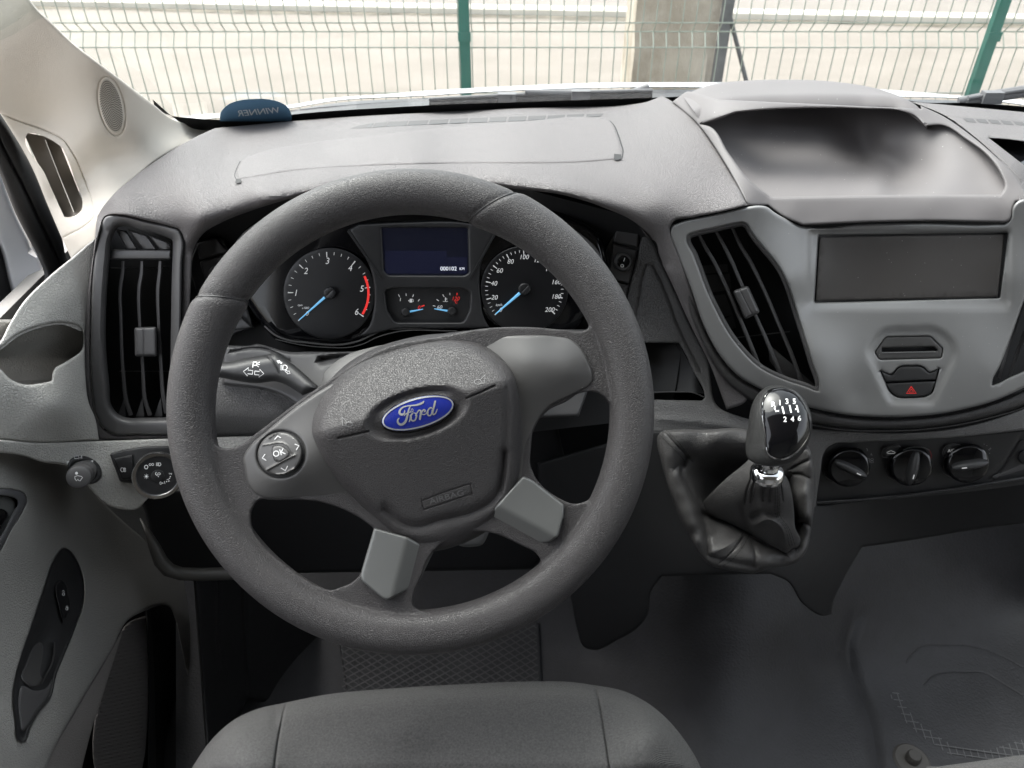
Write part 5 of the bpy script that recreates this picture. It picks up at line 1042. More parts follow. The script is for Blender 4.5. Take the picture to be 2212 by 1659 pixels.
# ------------------------------------------------ silver fascia
fas = thing('centre_fascia', 'silver grey centre fascia with screen cover, card slot and flanking air vents', 'fascia', vv(1960, 700, .85))
fas_o = [(1448, 497), (1452, 488), (1466, 481), (1530, 466), (1580, 455), (1614, 447), (1640, 444), (1655, 446), (1672, 458), (1700, 474), (1728, 488), (1745, 491), (1865, 484), (2002, 482), (2150, 484), (2174, 482), (2182, 472), (2190, 444), (2196, 437), (2260, 436, 1), (2260, 800, 1), (2230, 826), (2190, 848), (2139, 869), (2090, 882), (2036, 893), (1980, 899), (1933, 901), (1880, 900), (1830, 896), (1790, 889), (1745, 879), (1700, 864), (1660, 849), (1638, 838), (1597, 814), (1556, 769), (1522, 707), (1491, 618), (1462, 545)]
lv = [(1482, 512), (1490, 504), (1530, 494), (1580, 484), (1600, 479), (1612, 482), (1622, 496), (1640, 530), (1686, 584), (1728, 694), (1769, 838), (1764, 843), (1748, 838), (1720, 831), (1693, 821), (1668, 811), (1645, 797), (1615, 771), (1590, 742), (1539, 653), (1498, 550)]
lv = Z3((88, 1500), (95, 1480), (130, 1466), (250, 1438), (400, 1405), (440, 1400), (470, 1412), (492, 1450)) + Z6((690, 290), (800, 600), (880, 860), (922, 1015), (918, 1038), (890, 1035), (860, 1022), (700, 968), (560, 900), (400, 742), (250, 485), (130, 180))
rv = Z6((2300, 250, 1), (2212, 470), (2180, 560), (2130, 700), (2060, 880), (2012, 985), (2012, 1002), (2040, 995), (2120, 955), (2212, 915), (2300, 870, 1))
scr_h = rpoly(Z6((918, 58), (2112, 42), (2060, 455), (892, 484)), 4)
D_fa = [(1455, 500, .781), (1540, 470, .776), (1640, 448, .772), (1470, 560, .792), (1530, 700, .815), (1600, 800, .832), (1740, 870, .846), (1830, 888, .850), (1960, 895, .852), (2090, 880, .850), (2212, 830, .846),
        (1650, 475, .778), (1700, 600, .796), (1750, 750, .818), (1775, 850, .835), (1745, 495, .795), (1960, 490, .794), (2170, 490, .790), (2190, 450, .780), (1750, 660, .817), (1960, 660, .816), (2160, 650, .813), (1960, 780, .832), (1850, 850, .845), (2070, 850, .843), (2190, 600, .802), (2140, 800, .834), (1830, 700, .822)]
df_fa = DF(*D_fa)
oct_o = Z6((1215, 780), (1230, 740), (1320, 645), (1360, 632), (1500, 628), (1640, 626), (1690, 645), (1780, 735), (1795, 790), (1740, 950), (1690, 1060), (1660, 1120), (1500, 1135), (1360, 1120), (1300, 1010), (1240, 870))
_oc = crv(oct_o, True, 5)
def fas_fn(x, y):
    P = np.stack([x, y], 1); ins = inside(P, _oc); t = np.clip(dist(P, _oc) / 13, 0, 1); out = np.where(ins, -.0032 * t * t * (3 - 2*t), 0)
    # shallow tray that holds the screen cover
    q = np.clip((x - 1742) / 12, 0, 1) * np.clip((2186 - x) / 12, 0, 1) * np.clip((y - 494) / 8, 0, 1) * np.clip((672 - y) / 20, 0, 1)
    return out - .004 * q
slot_h = rpoly(Z6((1342, 699), (1622, 694), (1702, 772), (1692, 832), (1300, 842), (1272, 795)), 5)
haz_h = Z6((1308, 912, 1), (1380, 932), (1420, 890), (1440, 882), (1500, 880), (1560, 882), (1580, 890), (1612, 920), (1680, 897, 1), (1655, 985), (1628, 1055), (1600, 1070), (1500, 1082), (1400, 1072), (1372, 1050), (1340, 985))
region('panel', fas_o, df_fa, M['silver'], fas, holes=[lv, rv, scr_h, slot_h, haz_h], edge=(7, .004), hedge=(4, .003), sp=8, fn=fas_fn, skirt=.022)
# inner bevels of the vents
df_vd = lambda x, y: df_fa(x, y)
region('duct', [(1470, 470, 1), (1640, 470, 1), (1790, 850, 1), (1700, 850, 1), (1560, 780, 1)], lambda x, y: df_fa(x, y) + .085, M['dark'], fas, sp=20, skirt=0)
region('duct', [(2130, 850, 1), (2180, 560, 1), (2270, 480, 1), (2270, 850, 1)], lambda x, y: df_fa(x, y) + .085, M['dark'], fas, sp=20, skirt=0)
rim_m = M['vent']
region('vent_bezel', [p[:2] for p in inset(lv, -1.5, 9)], lambda x, y: df_fa(x, y) + .004, rim_m, fas, holes=[inset(lv, 9, 9)], hedge=(6, .008), sp=7, skirt=.03)
def cvent(S, par, tabpos=None, off=-.020):
    for s in S: ribbon('slat', Z6(*s), [6, 8, 9, 8, 8, 9, 9][:len(s)] if len(s) <= 7 else 8, df_fa, M['ventslat'], par, off=off, skirt=.030)
cvent([[(160, 42), (195, 115), (262, 230), (330, 370), (400, 530), (480, 720), (552, 900)], [(265, 20), (325, 130), (370, 220), (430, 360), (520, 560), (600, 740), (688, 960)], [(372, 5), (430, 130), (480, 210), (560, 370), (660, 600), (745, 800), (822, 1015)]], fas)
for P in ([(385, 705), (738, 665)], ): ribbon('cross_rod', Z6(*P), 2.0, df_fa, M['vent'], fas, off=-.035, skirt=.003, smooth=False)
region('adjuster_tab', rpoly(Z6((378, 410), (475, 375), (552, 545), (455, 590)), 7), df_fa, M['vent'], fas, off=-.010, edge=(7, .006), sp=5, skirt=.02, grooves=[(Z6((420, 400), (500, 560)), 1.2, .0008)])
for i, P in enumerate([[(185, 250), (345, 240), (350, 290), (200, 300)], [(200, 310), (360, 300), (370, 400), (245, 420)], [(300, 600), (380, 560), (400, 640), (340, 660)], [(250, 440), (330, 430), (380, 560), (290, 580)]]):
    region('damper_flap', [(a, b, 1) for a, b in Z6(*P)], lambda x, y: df_fa(x, y) + .055 + .003 * i, M['ventslat'], fas, sp=14, skirt=.01)
region('throat_guide', Z6((600, 740, 1), (740, 860, 1), (915, 1020, 1), (860, 1020, 1), (700, 968, 1), (610, 850, 1)), lambda x, y: df_fa(x, y) + .035, M['vent'], fas, sp=9, skirt=.01)
cvent([[(2235, 430), (2200, 500), (2150, 640), (2100, 800), (2052, 960)], [(2300, 520), (2240, 620), (2190, 740), (2150, 860), (2120, 945)]], fas)
# screen cover
fr_ = region('screen_frame', scr_h, lambda x, y: df_fa(x, y) + .008, M['black'], fas, sp=20, skirt=.005)
so_ = rpoly(Z6((926, 70), (2090, 52), (2048, 446), (900, 472)), 4)
region('screen_cover', so_, lambda x, y: df_fa(x, y) + .0055, M['screen'], fas, edge=(3, .002), sp=16, skirt=.003)
# card slot
cs_ = region('card_slot', slot_h, lambda x, y: df_fa(x, y) + .004, M['satin'], fas, edge=(3.5, .002), sp=6, skirt=.01, holes=[rpoly(Z6((1316, 768), (1645, 760), (1668, 782), (1655, 790), (1318, 795)), 2)])
region('slot_mouth', Z6((1300, 750, 1), (1680, 750, 1), (1680, 805, 1), (1300, 810, 1)), lambda x, y: df_fa(x, y) + .012, M['dark'], cs_, sp=14, skirt=0)
ribbon('slot_lip', Z6((1318, 798), (1655, 792)), 2.4, lambda x, y: df_fa(x, y) + .0035, M['silver'], cs_, skirt=.004, smooth=False)
# buttons
region('button_well', haz_h, lambda x, y: df_fa(x, y) + .010, M['dark'], fas, sp=14, skirt=.002)
region('blank_button', [(x, y, 1) if i in (0, 8, 9, 10) else (x, y) for i, (x, y) in enumerate(Z6((1314, 916), (1382, 938), (1424, 894), (1442, 887), (1500, 885), (1558, 887), (1578, 895), (1612, 925), (1672, 902), (1656, 968), (1340, 984)))], lambda x, y: df_fa(x, y) + .003, M['blackmid'], fas, edge=(3, .002), sp=6, skirt=.006)
hz = region('hazard_button', [(x, y, 1) if i in (0, 1) else (x, y) for i, (x, y) in enumerate(Z6((1342, 992), (1656, 977), (1640, 1020), (1625, 1052), (1598, 1066), (1500, 1077), (1402, 1068), (1376, 1048), (1356, 1020)))], lambda x, y: df_fa(x, y) + .003, M['blackmid'], fas, edge=(3, .002), sp=6, skirt=.006)
mk = Marks(lambda x, y: df_fa(x, y) + .003, .0008)
a, b, c = Z6((1502, 1012), (1534, 1054), (1472, 1055)); mk.stroke([a, b, c, a], 1.7); a, b, c = Z6((1503, 1028), (1517, 1046), (1488, 1047)); mk.stroke([a, b, c, a], 1.3)
mk.build('warning_triangle', M['red'], hz)
# padded dark band hugging the fascia
bi = [(1488, 612), (1522, 708), (1556, 771), (1597, 817), (1638, 841), (1700, 868), (1745, 883), (1830, 900), (1933, 905), (2036, 897), (2139, 873), (2200, 848), (2262, 805, 1)]
bo = [(2262, 850, 1), (2200, 880), (2145, 897), (2037, 919), (1960, 926), (1907, 927), (1830, 925), (1754, 914), (1690, 897), (1640, 877), (1596, 850), (1556, 812), (1520, 750), (1490, 680), (1478, 630, 1)]
df_bd = lambda x, y: df_fa(x, y) + .006
region('fascia_surround', [(bi[0][0], bi[0][1], 1)] + bi[1:] + bo, df_bd, M['leather'], dash, edge=(11, .010), sp=6, skirt=.03)
ribbon('surround_piping', [(1690, 901), (1754, 918), (1830, 929), (1907, 931), (1960, 930), (2037, 923), (2145, 901), (2200, 885), (2262, 856)], 2.2, lambda x, y: df_fa(x, y) + .012, M['vent'], dash, skirt=.01)
# ------------------------------------------------ climate unit
cli = thing('climate_control_panel', 'black climate control panel with three rotary knobs under the fascia', 'control panel', vv(1990, 1010, .92))
df_cl = DF((1800, 960, .905), (2212, 935, .895), (1770, 1080, .935), (2212, 1040, .925))
cl_o = ZH((190, 420, 1), (215, 350), (300, 300), (380, 292), (900, 265), (1500, 238), (2300, 165, 1), (2300, 690, 1), (1800, 760), (1300, 815), (600, 870), (118, 905, 1), (140, 760), (170, 560))
region('panel', cl_o, df_cl, M['blackmid'], cli, sp=12, off=-.006, skirt=.02, grooves=[(ZH((2160, 270), (2060, 440), (1950, 590), (1880, 650)), 4, .003)])
region('lower_ledge', ZH((112, 872, 1), (700, 832), (1300, 765), (1800, 690), (2300, 610, 1), (2300, 650, 1), (1800, 725), (1300, 800), (700, 868), (112, 910, 1)), df_cl, mat('ledge_plastic', (.05, .05, .052), .5, grain=(500, .0003, 'leather')), cli, edge=(4, .006), sp=7, off=.002, skirt=.05)
kn_spec = [((420, 500), 175, 128, -35, 'fan'), ((1040, 490), 178, 128, -33, 'temp'), ((1600, 460), 175, 125, -33, 'mode')]
for (cx, cy), a, b, r, kd in kn_spec:
    k = ZH.k; x, y = ZH.pt(cx, cy)
    E1 = ell(x, y, a * 1.28 * k, b * 1.16 * k, 28, 48)
    region('knob_well', E1, df_cl, M['black'], cli, edge=(6, -.004), off=-.003, sp=8, skirt=.001)
    # bright lower lip
    arc = [E1[i] for i in range(len(E1))]
    lo = ell(x, y, a * 1.30 * k, b * 1.18 * k, 28, 72); lo = [p for p in lo if p[1] > y + b * .42 * k and p[0] < x + a * .7 * k]; lo.sort(key=lambda p: p[0])
    ribbon('well_lip', lo, [.6] + [4.6] * 1 + [1.0], df_cl, M['vent'], cli, off=-.002, skirt=.006, smooth=True)
    d0 = float(df_cl(x, y)[0]); ax = (vv(x - 6, y + 2, d0 - .05) - vv(x, y, d0)).normalized()
    ax = Vector((-.12, -.86, .42)).normalized()
    kb = vv(x + 4, y + 4, d0 + .002)
    kn = lathe('knob', kb, ax, [(.0235, 0), (.0235, .008), (.0215, .010), (.0205, .0105)], M['gloss'], cli, n=56)
    bar_ang = {'fan': 25, 'temp': 97, 'mode': 168}[kd]; ta = math.radians(bar_ang)
    u = Vector((1, 0, 0)); w_ = ax.cross(u).normalized(); u = w_.cross(ax).normalized(); dirv = (u * math.cos(ta) - w_ * math.sin(ta))
    # grip bar
    top_c = kb + ax * .0105; side = ax.cross(dirv).normalized(); vs = []; sec = 14
    for i in range(sec + 1):
        s_ = -1 + 2 * i / sec; L_ = .0200 * s_; ww = .0062 * (1 - .55 * abs(s_) ** 3); hh = .0125 * (1 - .35 * s_ ** 2)
        for q, hq in ((-1, 0), (-.75, .75), (-.3, 1), (.3, 1), (.75, .75), (1, 0)): vs.append(top_c - ax * .003 + dirv * L_ + side * ww * q + ax * hh * hq)
    fs = [(i*6+j, i*6+j+1, (i+1)*6+j+1, (i+1)*6+j) for i in range(sec) for j in range(5)] + [tuple(range(6)), tuple(range(sec*6, sec*6+6))[::-1]]
    gb = mesh('grip', vs, fs, M['blackmid'], kn, True, 50); fixn(gb)
    p0 = top_c + ax * .0098 + dirv * .006; p1 = top_c + ax * .0092 + dirv * .0115
    q_ = [p0 + side * .0007, p0 - side * .0007, p1 - side * .0007, p1 + side * .0007]; mesh('pointer_mark', [tuple(v) for v in q_], [(0, 1, 2, 3)], M['inkw'], kn, False)
mk = Marks(df_cl, -.0016)
for t, x, y in (('0', 340, 412), ('1', 440, 368), ('2', 548, 348), ('3', 640, 356), ('4', 682, 405)): mk.text(t, *ZH.pt(x, y), 6, rot=20)
for a, b in ((655, 455), (690, 455), (655, 478), (690, 478)): mk.ring(ell(*ZH.pt(a, b), 3, 2.2, n=10), 1.0)
mk.text('5', *ZH.pt(1870, 350), 6.5, rot=-50); mk.disc(*ZH.pt(1840, 315), .9); mk.disc(*ZH.pt(1812, 300), .9); mk.disc(*ZH.pt(1868, 392), .9)
mk.stroke(ZH((860, 545), (885, 560)), 1); mk.stroke(ZH((872, 540), (872, 566)), 1); mk.stroke(ZH((1420, 520), (1440, 490), (1460, 492)), 1.4)
mk.build('scale_marks', M['dimink'], cli)
mk = Marks(df_cl, -.0014); mk.stroke(ZH((1270, 370), (1285, 420), (1262, 465), (1200, 512)), 1.8, True); mk.build('warm_arc', mat('warm_ink', (.25, .02, .02), .5, mott=0), cli)
mk = Marks(df_cl, -.0014); mk.stroke(ZH((870, 515), (880, 470), (920, 420)), 1.8, True); mk.build('cold_arc', mat('cold_ink', (.10, .11, .22), .5, mott=0), cli)
ribbon('temperature_ring', ZH((1000, 360), (1060, 338), (1150, 330), (1220, 340), (1268, 362)), 1.8, df_cl, M['satin2'], cli, off=.002, skirt=.003)
for P, tx in ((((795, 360), (830, 335), (975, 322), (988, 345), (960, 395), (900, 432), (830, 440), (795, 430), (788, 395)), None), (((1405, 350), (1430, 320), (1560, 303), (1595, 320), (1590, 370), (1520, 420), (1440, 435), (1405, 425), (1396, 390)), 'A/C')):
    bt = region('push_button', ZH(*P), df_cl, M['black'], cli, edge=(3, .002), sp=5, off=-.001, skirt=.006)
    mk = Marks(df_cl, -.0005); mk.ring(crv(ZH(*P), True, 4), .8); mk.build('button_edge', M['vent'], bt)
    mk = Marks(df_cl, .0006)
    if tx: mk.text(tx, *ZH.pt(1480, 364), 6.2, rot=6, shear=.15)
    else: mk.ring(ZH((838, 388), (855, 376), (880, 366), (905, 376), (925, 385), (915, 394), (850, 396)), 1.0)
    mk.build('symbol', M['inkw'], bt)
region('push_button', ell(*ZH.pt(2215, 430), 14, 15), df_cl, M['black'], cli, edge=(4, .003), off=-.002, sp=6, skirt=.006)
region('finger_scoop', ZH((1880, 630), (1950, 590), (2080, 530), (2250, 480), (2300, 520), (2150, 590), (1990, 640), (1900, 660)), df_cl, M['vent'], cli, edge=(6, .006), off=-.0055, sp=6, skirt=.002)
# ------------------------------------------------ gear lever
gear = thing('gear_lever', 'gear lever with glossy black shift pattern knob, chrome collar and leather boot', 'gear lever', vv(1640, 1150, .80))
# knob: stacked cross sections measured along its leaning axis
secs = [(1012, 1650, 26, .022), (1002, 1652, 33, .028), (985, 1658, 44, .034), (960, 1671, 55, .040), (930, 1682, 66, .045), (900, 1686, 68, .047), (872, 1687, 65, .045), (853, 1686, 55, .038), (842, 1686, 42, .028), (837, 1686, 26, .017), (835.5, 1686, 10, .007)]
DK = .70; vs = []; NK = 48
up_ = np.array([0, .12, 1.0]); fwd = np.array([0, 1, -.25]); fwd = fwd / np.linalg.norm(fwd)
secs = [(ZG.pt(0, y_)[1], ZG.pt(x_, 0)[0], w_ * ZG.k, d_) for y_, x_, w_, d_ in
        [(655, 905, 150, .022), (640, 905, 165, .026), (610, 925, 200, .032), (560, 945, 222, .038), (490, 968, 238, .043), (400, 990, 245, .046), (320, 996, 240, .046), (240, 996, 222, .043), (180, 995, 190, .037), (130, 992, 146, .029), (100, 990, 100, .020), (86, 988, 50, .010), (82, 987, 12, .003)]]
for y, x, w_, dep in secs:
    c = V(x, y, DK + .012); ru = w_ / F * DK
    for k in range(NK):
        t = 2 * math.pi * k / NK; p = c + np.array([1, 0, 0]) * ru * math.cos(t) + fwd * dep * .55 * math.sin(t); vs.append(p)
m_ = len(secs); fs = [(j*NK+k, j*NK+(k+1) % NK, (j+1)*NK+(k+1) % NK, (j+1)*NK+k) for j in range(m_-1) for k in range(NK)] + [tuple(range(NK)), tuple(range((m_-1)*NK, m_*NK))[::-1]]
knob = mesh('knob', vs, fs, M['knobskin'], gear, True, 60); fixn(knob)
md = knob.modifiers.new('s', 'SUBSURF'); md.levels = 2; md.render_levels = 2
nm = bpy.data.meshes.new_from_object(knob.evaluated_get(bpy.context.evaluated_depsgraph_get())); knob.modifiers.clear(); knob.data = nm; nm.name = 'knob'
if not nm.materials: nm.materials.append(M['knobskin'])
dk = dfmesh(knob)
face_o = ZG((852, 330), (848, 250), (862, 170), (900, 115), (960, 96), (1030, 96), (1090, 112), (1150, 165), (1200, 250), (1226, 330), (1228, 420), (1200, 490), (1140, 570), (1070, 625), (1000, 646), (940, 635), (895, 600), (878, 540), (872, 440))
region('chrome_edge', [(p[0], p[1]) for p in (crv(face_o, True, 9) - crv(face_o, True, 9).mean(0)) * 1.035 + crv(face_o, True, 9).mean(0)], dk, M['chrome'], knob, edge=(3, .0015), sp=5, off=.0012, skirt=.003)
kf_ = region('shift_plate', [(p[0], p[1]) for p in (crv(face_o, True, 9) - crv(face_o, True, 9).mean(0)) * .975 + crv(face_o, True, 9).mean(0)], dk, M['gloss'], knob, edge=(3, .0008), sp=5, off=.0022, skirt=.002)
mk = Marks(dk, .0030)
for t, x, y in (('R', 937, 215), ('1', 990, 202), ('3', 1045, 192), ('5', 1102, 192), ('2', 1030, 332), ('4', 1088, 330), ('6', 1142, 324)): mk.text(t, *ZG.pt(x, y), 40 * ZG.k, bold=.028, sx=.95, rot=4 if y < 250 else 0)
for P in (((948, 240), (958, 270), (1130, 252)), ((1008, 232), (1022, 292)), ((1065, 222), (1078, 282)), ((1120, 222), (1134, 280))): mk.stroke(ZG(*P), 3.6, cap=False)
mk.build('shift_pattern', M['white'], kf_)
cc = vv(*ZG.pt(880, 800), .725); cax = (vv(*ZG.pt(915, 640), .712) - cc); ch = cax.length; kk = .725 / F * ZG.k
lathe('collar', cc, cax, [(105*kk, 0), (118*kk, .002), (126*kk, ch*.12), (126*kk, ch*.42), (112*kk, ch*.52), (78*kk, ch*.60), (72*kk, ch*.72), (88*kk, ch*.82), (86*kk, ch*1.0), (70*kk, ch*1.08)], M['chrome'], gear, n=64)
# leather boot: console rim roll plus the gathered cone with folds
G = lambda X, Y, d: (*ZG.pt(X, Y), d)
D_bt = [G(400, 425, .774), G(740, 425, .774), G(250, 480, .768), G(500, 480, .765), G(740, 480, .767), G(400, 590, .776), G(700, 580, .776), G(420, 690, .796), G(560, 680, .802), G(700, 680, .800), G(450, 800, .808), G(400, 870, .803), G(430, 960, .808), G(520, 1000, .810),
 G(50, 520, .780), G(60, 640, .781), G(100, 790, .782), G(170, 1000, .783), G(225, 1130, .784), G(290, 1250, .786), G(110, 500, .773), G(130, 620, .772), G(180, 780, .772), G(230, 920, .773), G(275, 1040, .773), G(310, 1150, .774), G(350, 1270, .775),
 G(260, 640, .782), G(270, 760, .784), G(320, 890, .785), G(365, 1000, .787), G(400, 1120, .788), G(425, 1250, .785), G(430, 1370, .781),
 G(430, 1090, .798), G(560, 1150, .796), G(700, 1220, .793), G(850, 1310, .790), G(980, 1385, .786), G(500, 1330, .781), G(620, 1340, .780), G(750, 1400, .777), G(900, 1440, .777), G(450, 1440, .784), G(650, 1500, .784), G(800, 1525, .788),
 G(1180, 540, .777), G(1140, 640, .784), G(1210, 700, .777), G(1130, 850, .785), G(1190, 900, .775), G(1260, 900, .786), G(1130, 1080, .787), G(1190, 1080, .777), G(1235, 1200, .782), G(1140, 1200, .792), G(1170, 1350, .780), G(1080, 1430, .784), G(1000, 1465, .788)]
df_bt = DF(*D_bt)
bt_o = ZG((35, 520), (40, 460), (75, 425), (140, 416), (400, 414), (740, 416), (860, 470, 1), (1100, 500, 1), (1180, 515), (1225, 570), (1245, 660), (1262, 760), (1270, 850), (1248, 1090), (1230, 1220), (1195, 1360), (1130, 1440), (1010, 1480), (930, 1480), (850, 1515), (790, 1532), (700, 1522), (560, 1500), (450, 1470), (400, 1430), (330, 1330), (290, 1250), (225, 1130), (170, 1000), (100, 790), (60, 640))
GR = [(ZG((265, 640), (230, 720), (300, 900), (360, 1010), (400, 1120), (425, 1250), (432, 1375)), 7, .005), (ZG((400, 1070), (560, 1130), (700, 1195), (850, 1290), (1030, 1370)), 7, .006), (ZG((240, 690), (205, 690), (180, 715)), 6, .003),
 (ZG((430, 1380), (560, 1330), (690, 1240)), 8, -.0025), (ZG((440, 1400), (600, 1440), (800, 1480)), 7, .003), (ZG((775, 1290), (800, 1380), (790, 1470)), 6, .003), (ZG((1060, 800), (1090, 950), (1100, 1100), (1130, 1300)), 8, .008), (ZG((1110, 1160), (1180, 1130), (1230, 1170)), 7, .006),
 (ZG((720, 1225), (645, 1335), (520, 1455)), 2.5, .0014), (ZG((90, 430), (180, 530), (300, 660)), 2.5, .0014), (ZG((1080, 720), (1150, 680), (1230, 640)), 4, .003), (ZG((1090, 760), (1150, 760), (1210, 790)), 4, .003), (ZG((1130, 600), (1190, 560), (1220, 570)), 4, .003), (ZG((1190, 800), (1205, 950), (1200, 1080)), 10, -.003)]
boot = region('boot', bt_o, df_bt, M['leather'], gear, edge=(9, .010), sp=6, skirt=.06, grooves=GR)
dbt = dfmesh(boot)
# upper cone of the boot in front, gathered under the collar
D_cn = [(1504, 1094, .806), (1535, 1113, .798), (1576, 1130, .796), (1610, 1147, .794), (1640, 1163, .793), (1676, 1183, .788), (1701, 1194, .783), (1723, 1183, .780), (1540, 1075, .784), (1560, 1055, .771), (1590, 1030, .756), (1619, 991, .752), (1600, 1090, .764), (1640, 1080, .748), (1640, 1125, .766), (1680, 1145, .758), (1690, 1080, .736), (1700, 1020, .737), (1660, 1030, .722), (1718, 1120, .762)]
cn_o = ZG((755, 640, 1), (700, 690), (600, 770), (480, 880), (400, 960), (340, 1010, 1), (450, 1080), (600, 1140), (720, 1200), (830, 1260), (960, 1330), (1050, 1370), (1085, 1340), (1130, 1330), (1150, 1280), (1110, 1180), (1100, 1050), (1080, 900), (1050, 800), (1010, 740), (990, 700, 1), (880, 760, 1))
gath = [(ZG((x0, 800), (x1, 870), (x2, 960)), 3.0, .0022) for x0, x1, x2 in ((765, 740, 720), (800, 780, 765), (870, 862, 858), (910, 912, 915), (985, 1000, 1010))]
cone = region('boot_cone', cn_o, DF(*D_cn), M['leather'], gear, edge=(7, .004), sp=5, skirt=.05, grooves=gath + [(ZG((700, 1010), (730, 1120), (760, 1200)), 9, .004), (ZG((800, 1150), (900, 1110), (1000, 1170), (1040, 1280)), 10, -.006), (ZG((780, 1100), (850, 1060), (940, 1080)), 9, .006), (ZG((830, 860), (840, 960), (860, 1050)), 8, -.003)])
dcn = dfmesh(cone)
def stitches(name, P, df, par, L=4.6, gap=3.0, w=1.5, m='leather'):
    C_ = crv(ZG(*P), False, 1.0); s_ = np.r_[0, np.cumsum(np.linalg.norm(np.diff(C_, axis=0), axis=1))]; mk = Marks(df, .0008); t = 0
    while t + L < s_[-1]:
        a = [np.interp(t, s_, C_[:, 0]), np.interp(t, s_, C_[:, 1])]; b = [np.interp(t + L, s_, C_[:, 0]), np.interp(t + L, s_, C_[:, 1])]; mk.stroke([a, b], w); t += L + gap
    return mk.build(name, M[m], par)
M['threadd'] = mat('thread_dark', (.008, .008, .008), .7, mott=0)
for P in (((765, 840), (735, 930), (712, 1010)), ((800, 840), (785, 930), (760, 1020)), ((952, 840), (955, 950), (958, 1080), (1030, 1180), (1070, 1330)), ((990, 830), (992, 950), (985, 1070), (1060, 1180), (1110, 1320)), ((972, 840), (975, 960), (972, 1080), (1045, 1180), (1090, 1330))): stitches('stitching', P, dcn, cone, m='threadd')
for P in (((700, 1220), (640, 1320), (560, 1420), (500, 1460)), ((755, 1230), (690, 1340), (600, 1440), (530, 1480)), ((60, 460), (150, 550), (200, 600), (270, 680)), ((110, 420), (200, 510), (270, 600), (320, 670))): stitches('stitching', P, dbt, boot, m='threadd')
# ================================================================== lower dash, seats, door, pillar
# dark lower console under boot and climate unit
df_lc = DF((1240, 1100, .93), (1420, 960, .86), (1760, 1060, .93), (2230, 1000, .95), (1270, 1390, .99), (1400, 1260, .92), (1650, 1235, .86), (1790, 1320, 1.00), (1860, 1180, .99), (2230, 1120, 1.0))
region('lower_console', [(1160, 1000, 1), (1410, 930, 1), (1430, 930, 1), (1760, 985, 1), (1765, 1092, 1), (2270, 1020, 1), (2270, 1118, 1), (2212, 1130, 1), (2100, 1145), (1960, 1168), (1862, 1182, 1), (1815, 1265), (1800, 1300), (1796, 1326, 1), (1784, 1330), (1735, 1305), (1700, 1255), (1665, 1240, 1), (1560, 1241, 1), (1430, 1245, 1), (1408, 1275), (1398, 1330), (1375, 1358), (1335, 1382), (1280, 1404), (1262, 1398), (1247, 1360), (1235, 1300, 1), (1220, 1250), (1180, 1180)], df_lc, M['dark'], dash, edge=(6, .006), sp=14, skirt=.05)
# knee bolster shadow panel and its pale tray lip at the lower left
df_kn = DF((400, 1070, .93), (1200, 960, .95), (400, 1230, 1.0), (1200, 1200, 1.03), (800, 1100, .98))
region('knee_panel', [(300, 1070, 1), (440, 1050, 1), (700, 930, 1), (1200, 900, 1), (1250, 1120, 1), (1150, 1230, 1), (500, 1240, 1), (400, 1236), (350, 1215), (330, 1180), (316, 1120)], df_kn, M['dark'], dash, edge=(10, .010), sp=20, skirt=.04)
tube('tray_lip', [V(*Z7.pt(x, y), d) for x, y, d in ((800, 240, .93), (850, 330, .91), (880, 400, .915), (915, 480, .92), (960, 530, .93), (1030, 552, .935), (1150, 556, .94), (1300, 550, .945), (1500, 545, .95))], [.001, .004, .0065, .008, .0085, .008, .008, .008, .008], mat('lip_plastic', (.055, .053, .048), .5), dash, 12)
# footwell side and pedals area
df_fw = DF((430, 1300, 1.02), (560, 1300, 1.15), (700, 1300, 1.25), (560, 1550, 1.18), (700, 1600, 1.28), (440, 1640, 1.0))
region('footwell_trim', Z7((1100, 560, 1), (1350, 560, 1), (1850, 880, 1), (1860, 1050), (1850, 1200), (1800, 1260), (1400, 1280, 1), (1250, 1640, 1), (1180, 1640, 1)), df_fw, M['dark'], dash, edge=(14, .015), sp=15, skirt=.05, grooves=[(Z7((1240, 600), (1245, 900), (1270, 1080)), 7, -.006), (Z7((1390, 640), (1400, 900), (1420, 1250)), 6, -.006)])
# ------------------------------------------------ driver seat
seat = thing('driver_seat', 'dark grey fabric driver seat cushion with stitched seams at the bottom of the view', 'seat', (-.08, .2, ZF))
st_o = [(395, 1690, 1), (420, 1650), (455, 1600), (510, 1552), (560, 1530), (611, 1519), (700, 1501), (850, 1487), (1000, 1478), (1150, 1472), (1230, 1473), (1290, 1481), (1345, 1492), (1400, 1519), (1440, 1552), (1480, 1600), (1510, 1650), (1525, 1690, 1)]
D_se = [(900, 1490, 'z', 1.165), (900, 1560, 'z', 1.178), (900, 1640, 'z', 1.170), (640, 1520, 'z', 1.165), (640, 1640, 'z', 1.185), (1270, 1490, 'z', 1.165), (1290, 1640, 'z', 1.185), (560, 1540, 'z', 1.16), (500, 1600, 'z', 1.18), (440, 1640, 'z', 1.165), (540, 1640, 'z', 1.205), (1360, 1520, 'z', 1.165), (1400, 1600, 'z', 1.205), (1470, 1610, 'z', 1.17), (1490, 1660, 'z', 1.165)]
df_se = DF(*D_se)
seam_l = Z7((1636, 1290), (1620, 1330), (1600, 1420), (1575, 1560), (1560, 1680)); seam_r = Z8((1530, 1190), (1550, 1270), (1570, 1370), (1600, 1560), (1618, 1680))
region('cushion', st_o, df_se, M['fabric'], seat, edge=(40, .055), sp=8, skirt=.10, grooves=[(seam_l, 3.4, .005), (seam_r, 3.4, .005), (Z7((1560, 1310), (1580, 1340), (1560, 1400)), 12, .004)])
for s_ in (seam_l, seam_r):
    pass
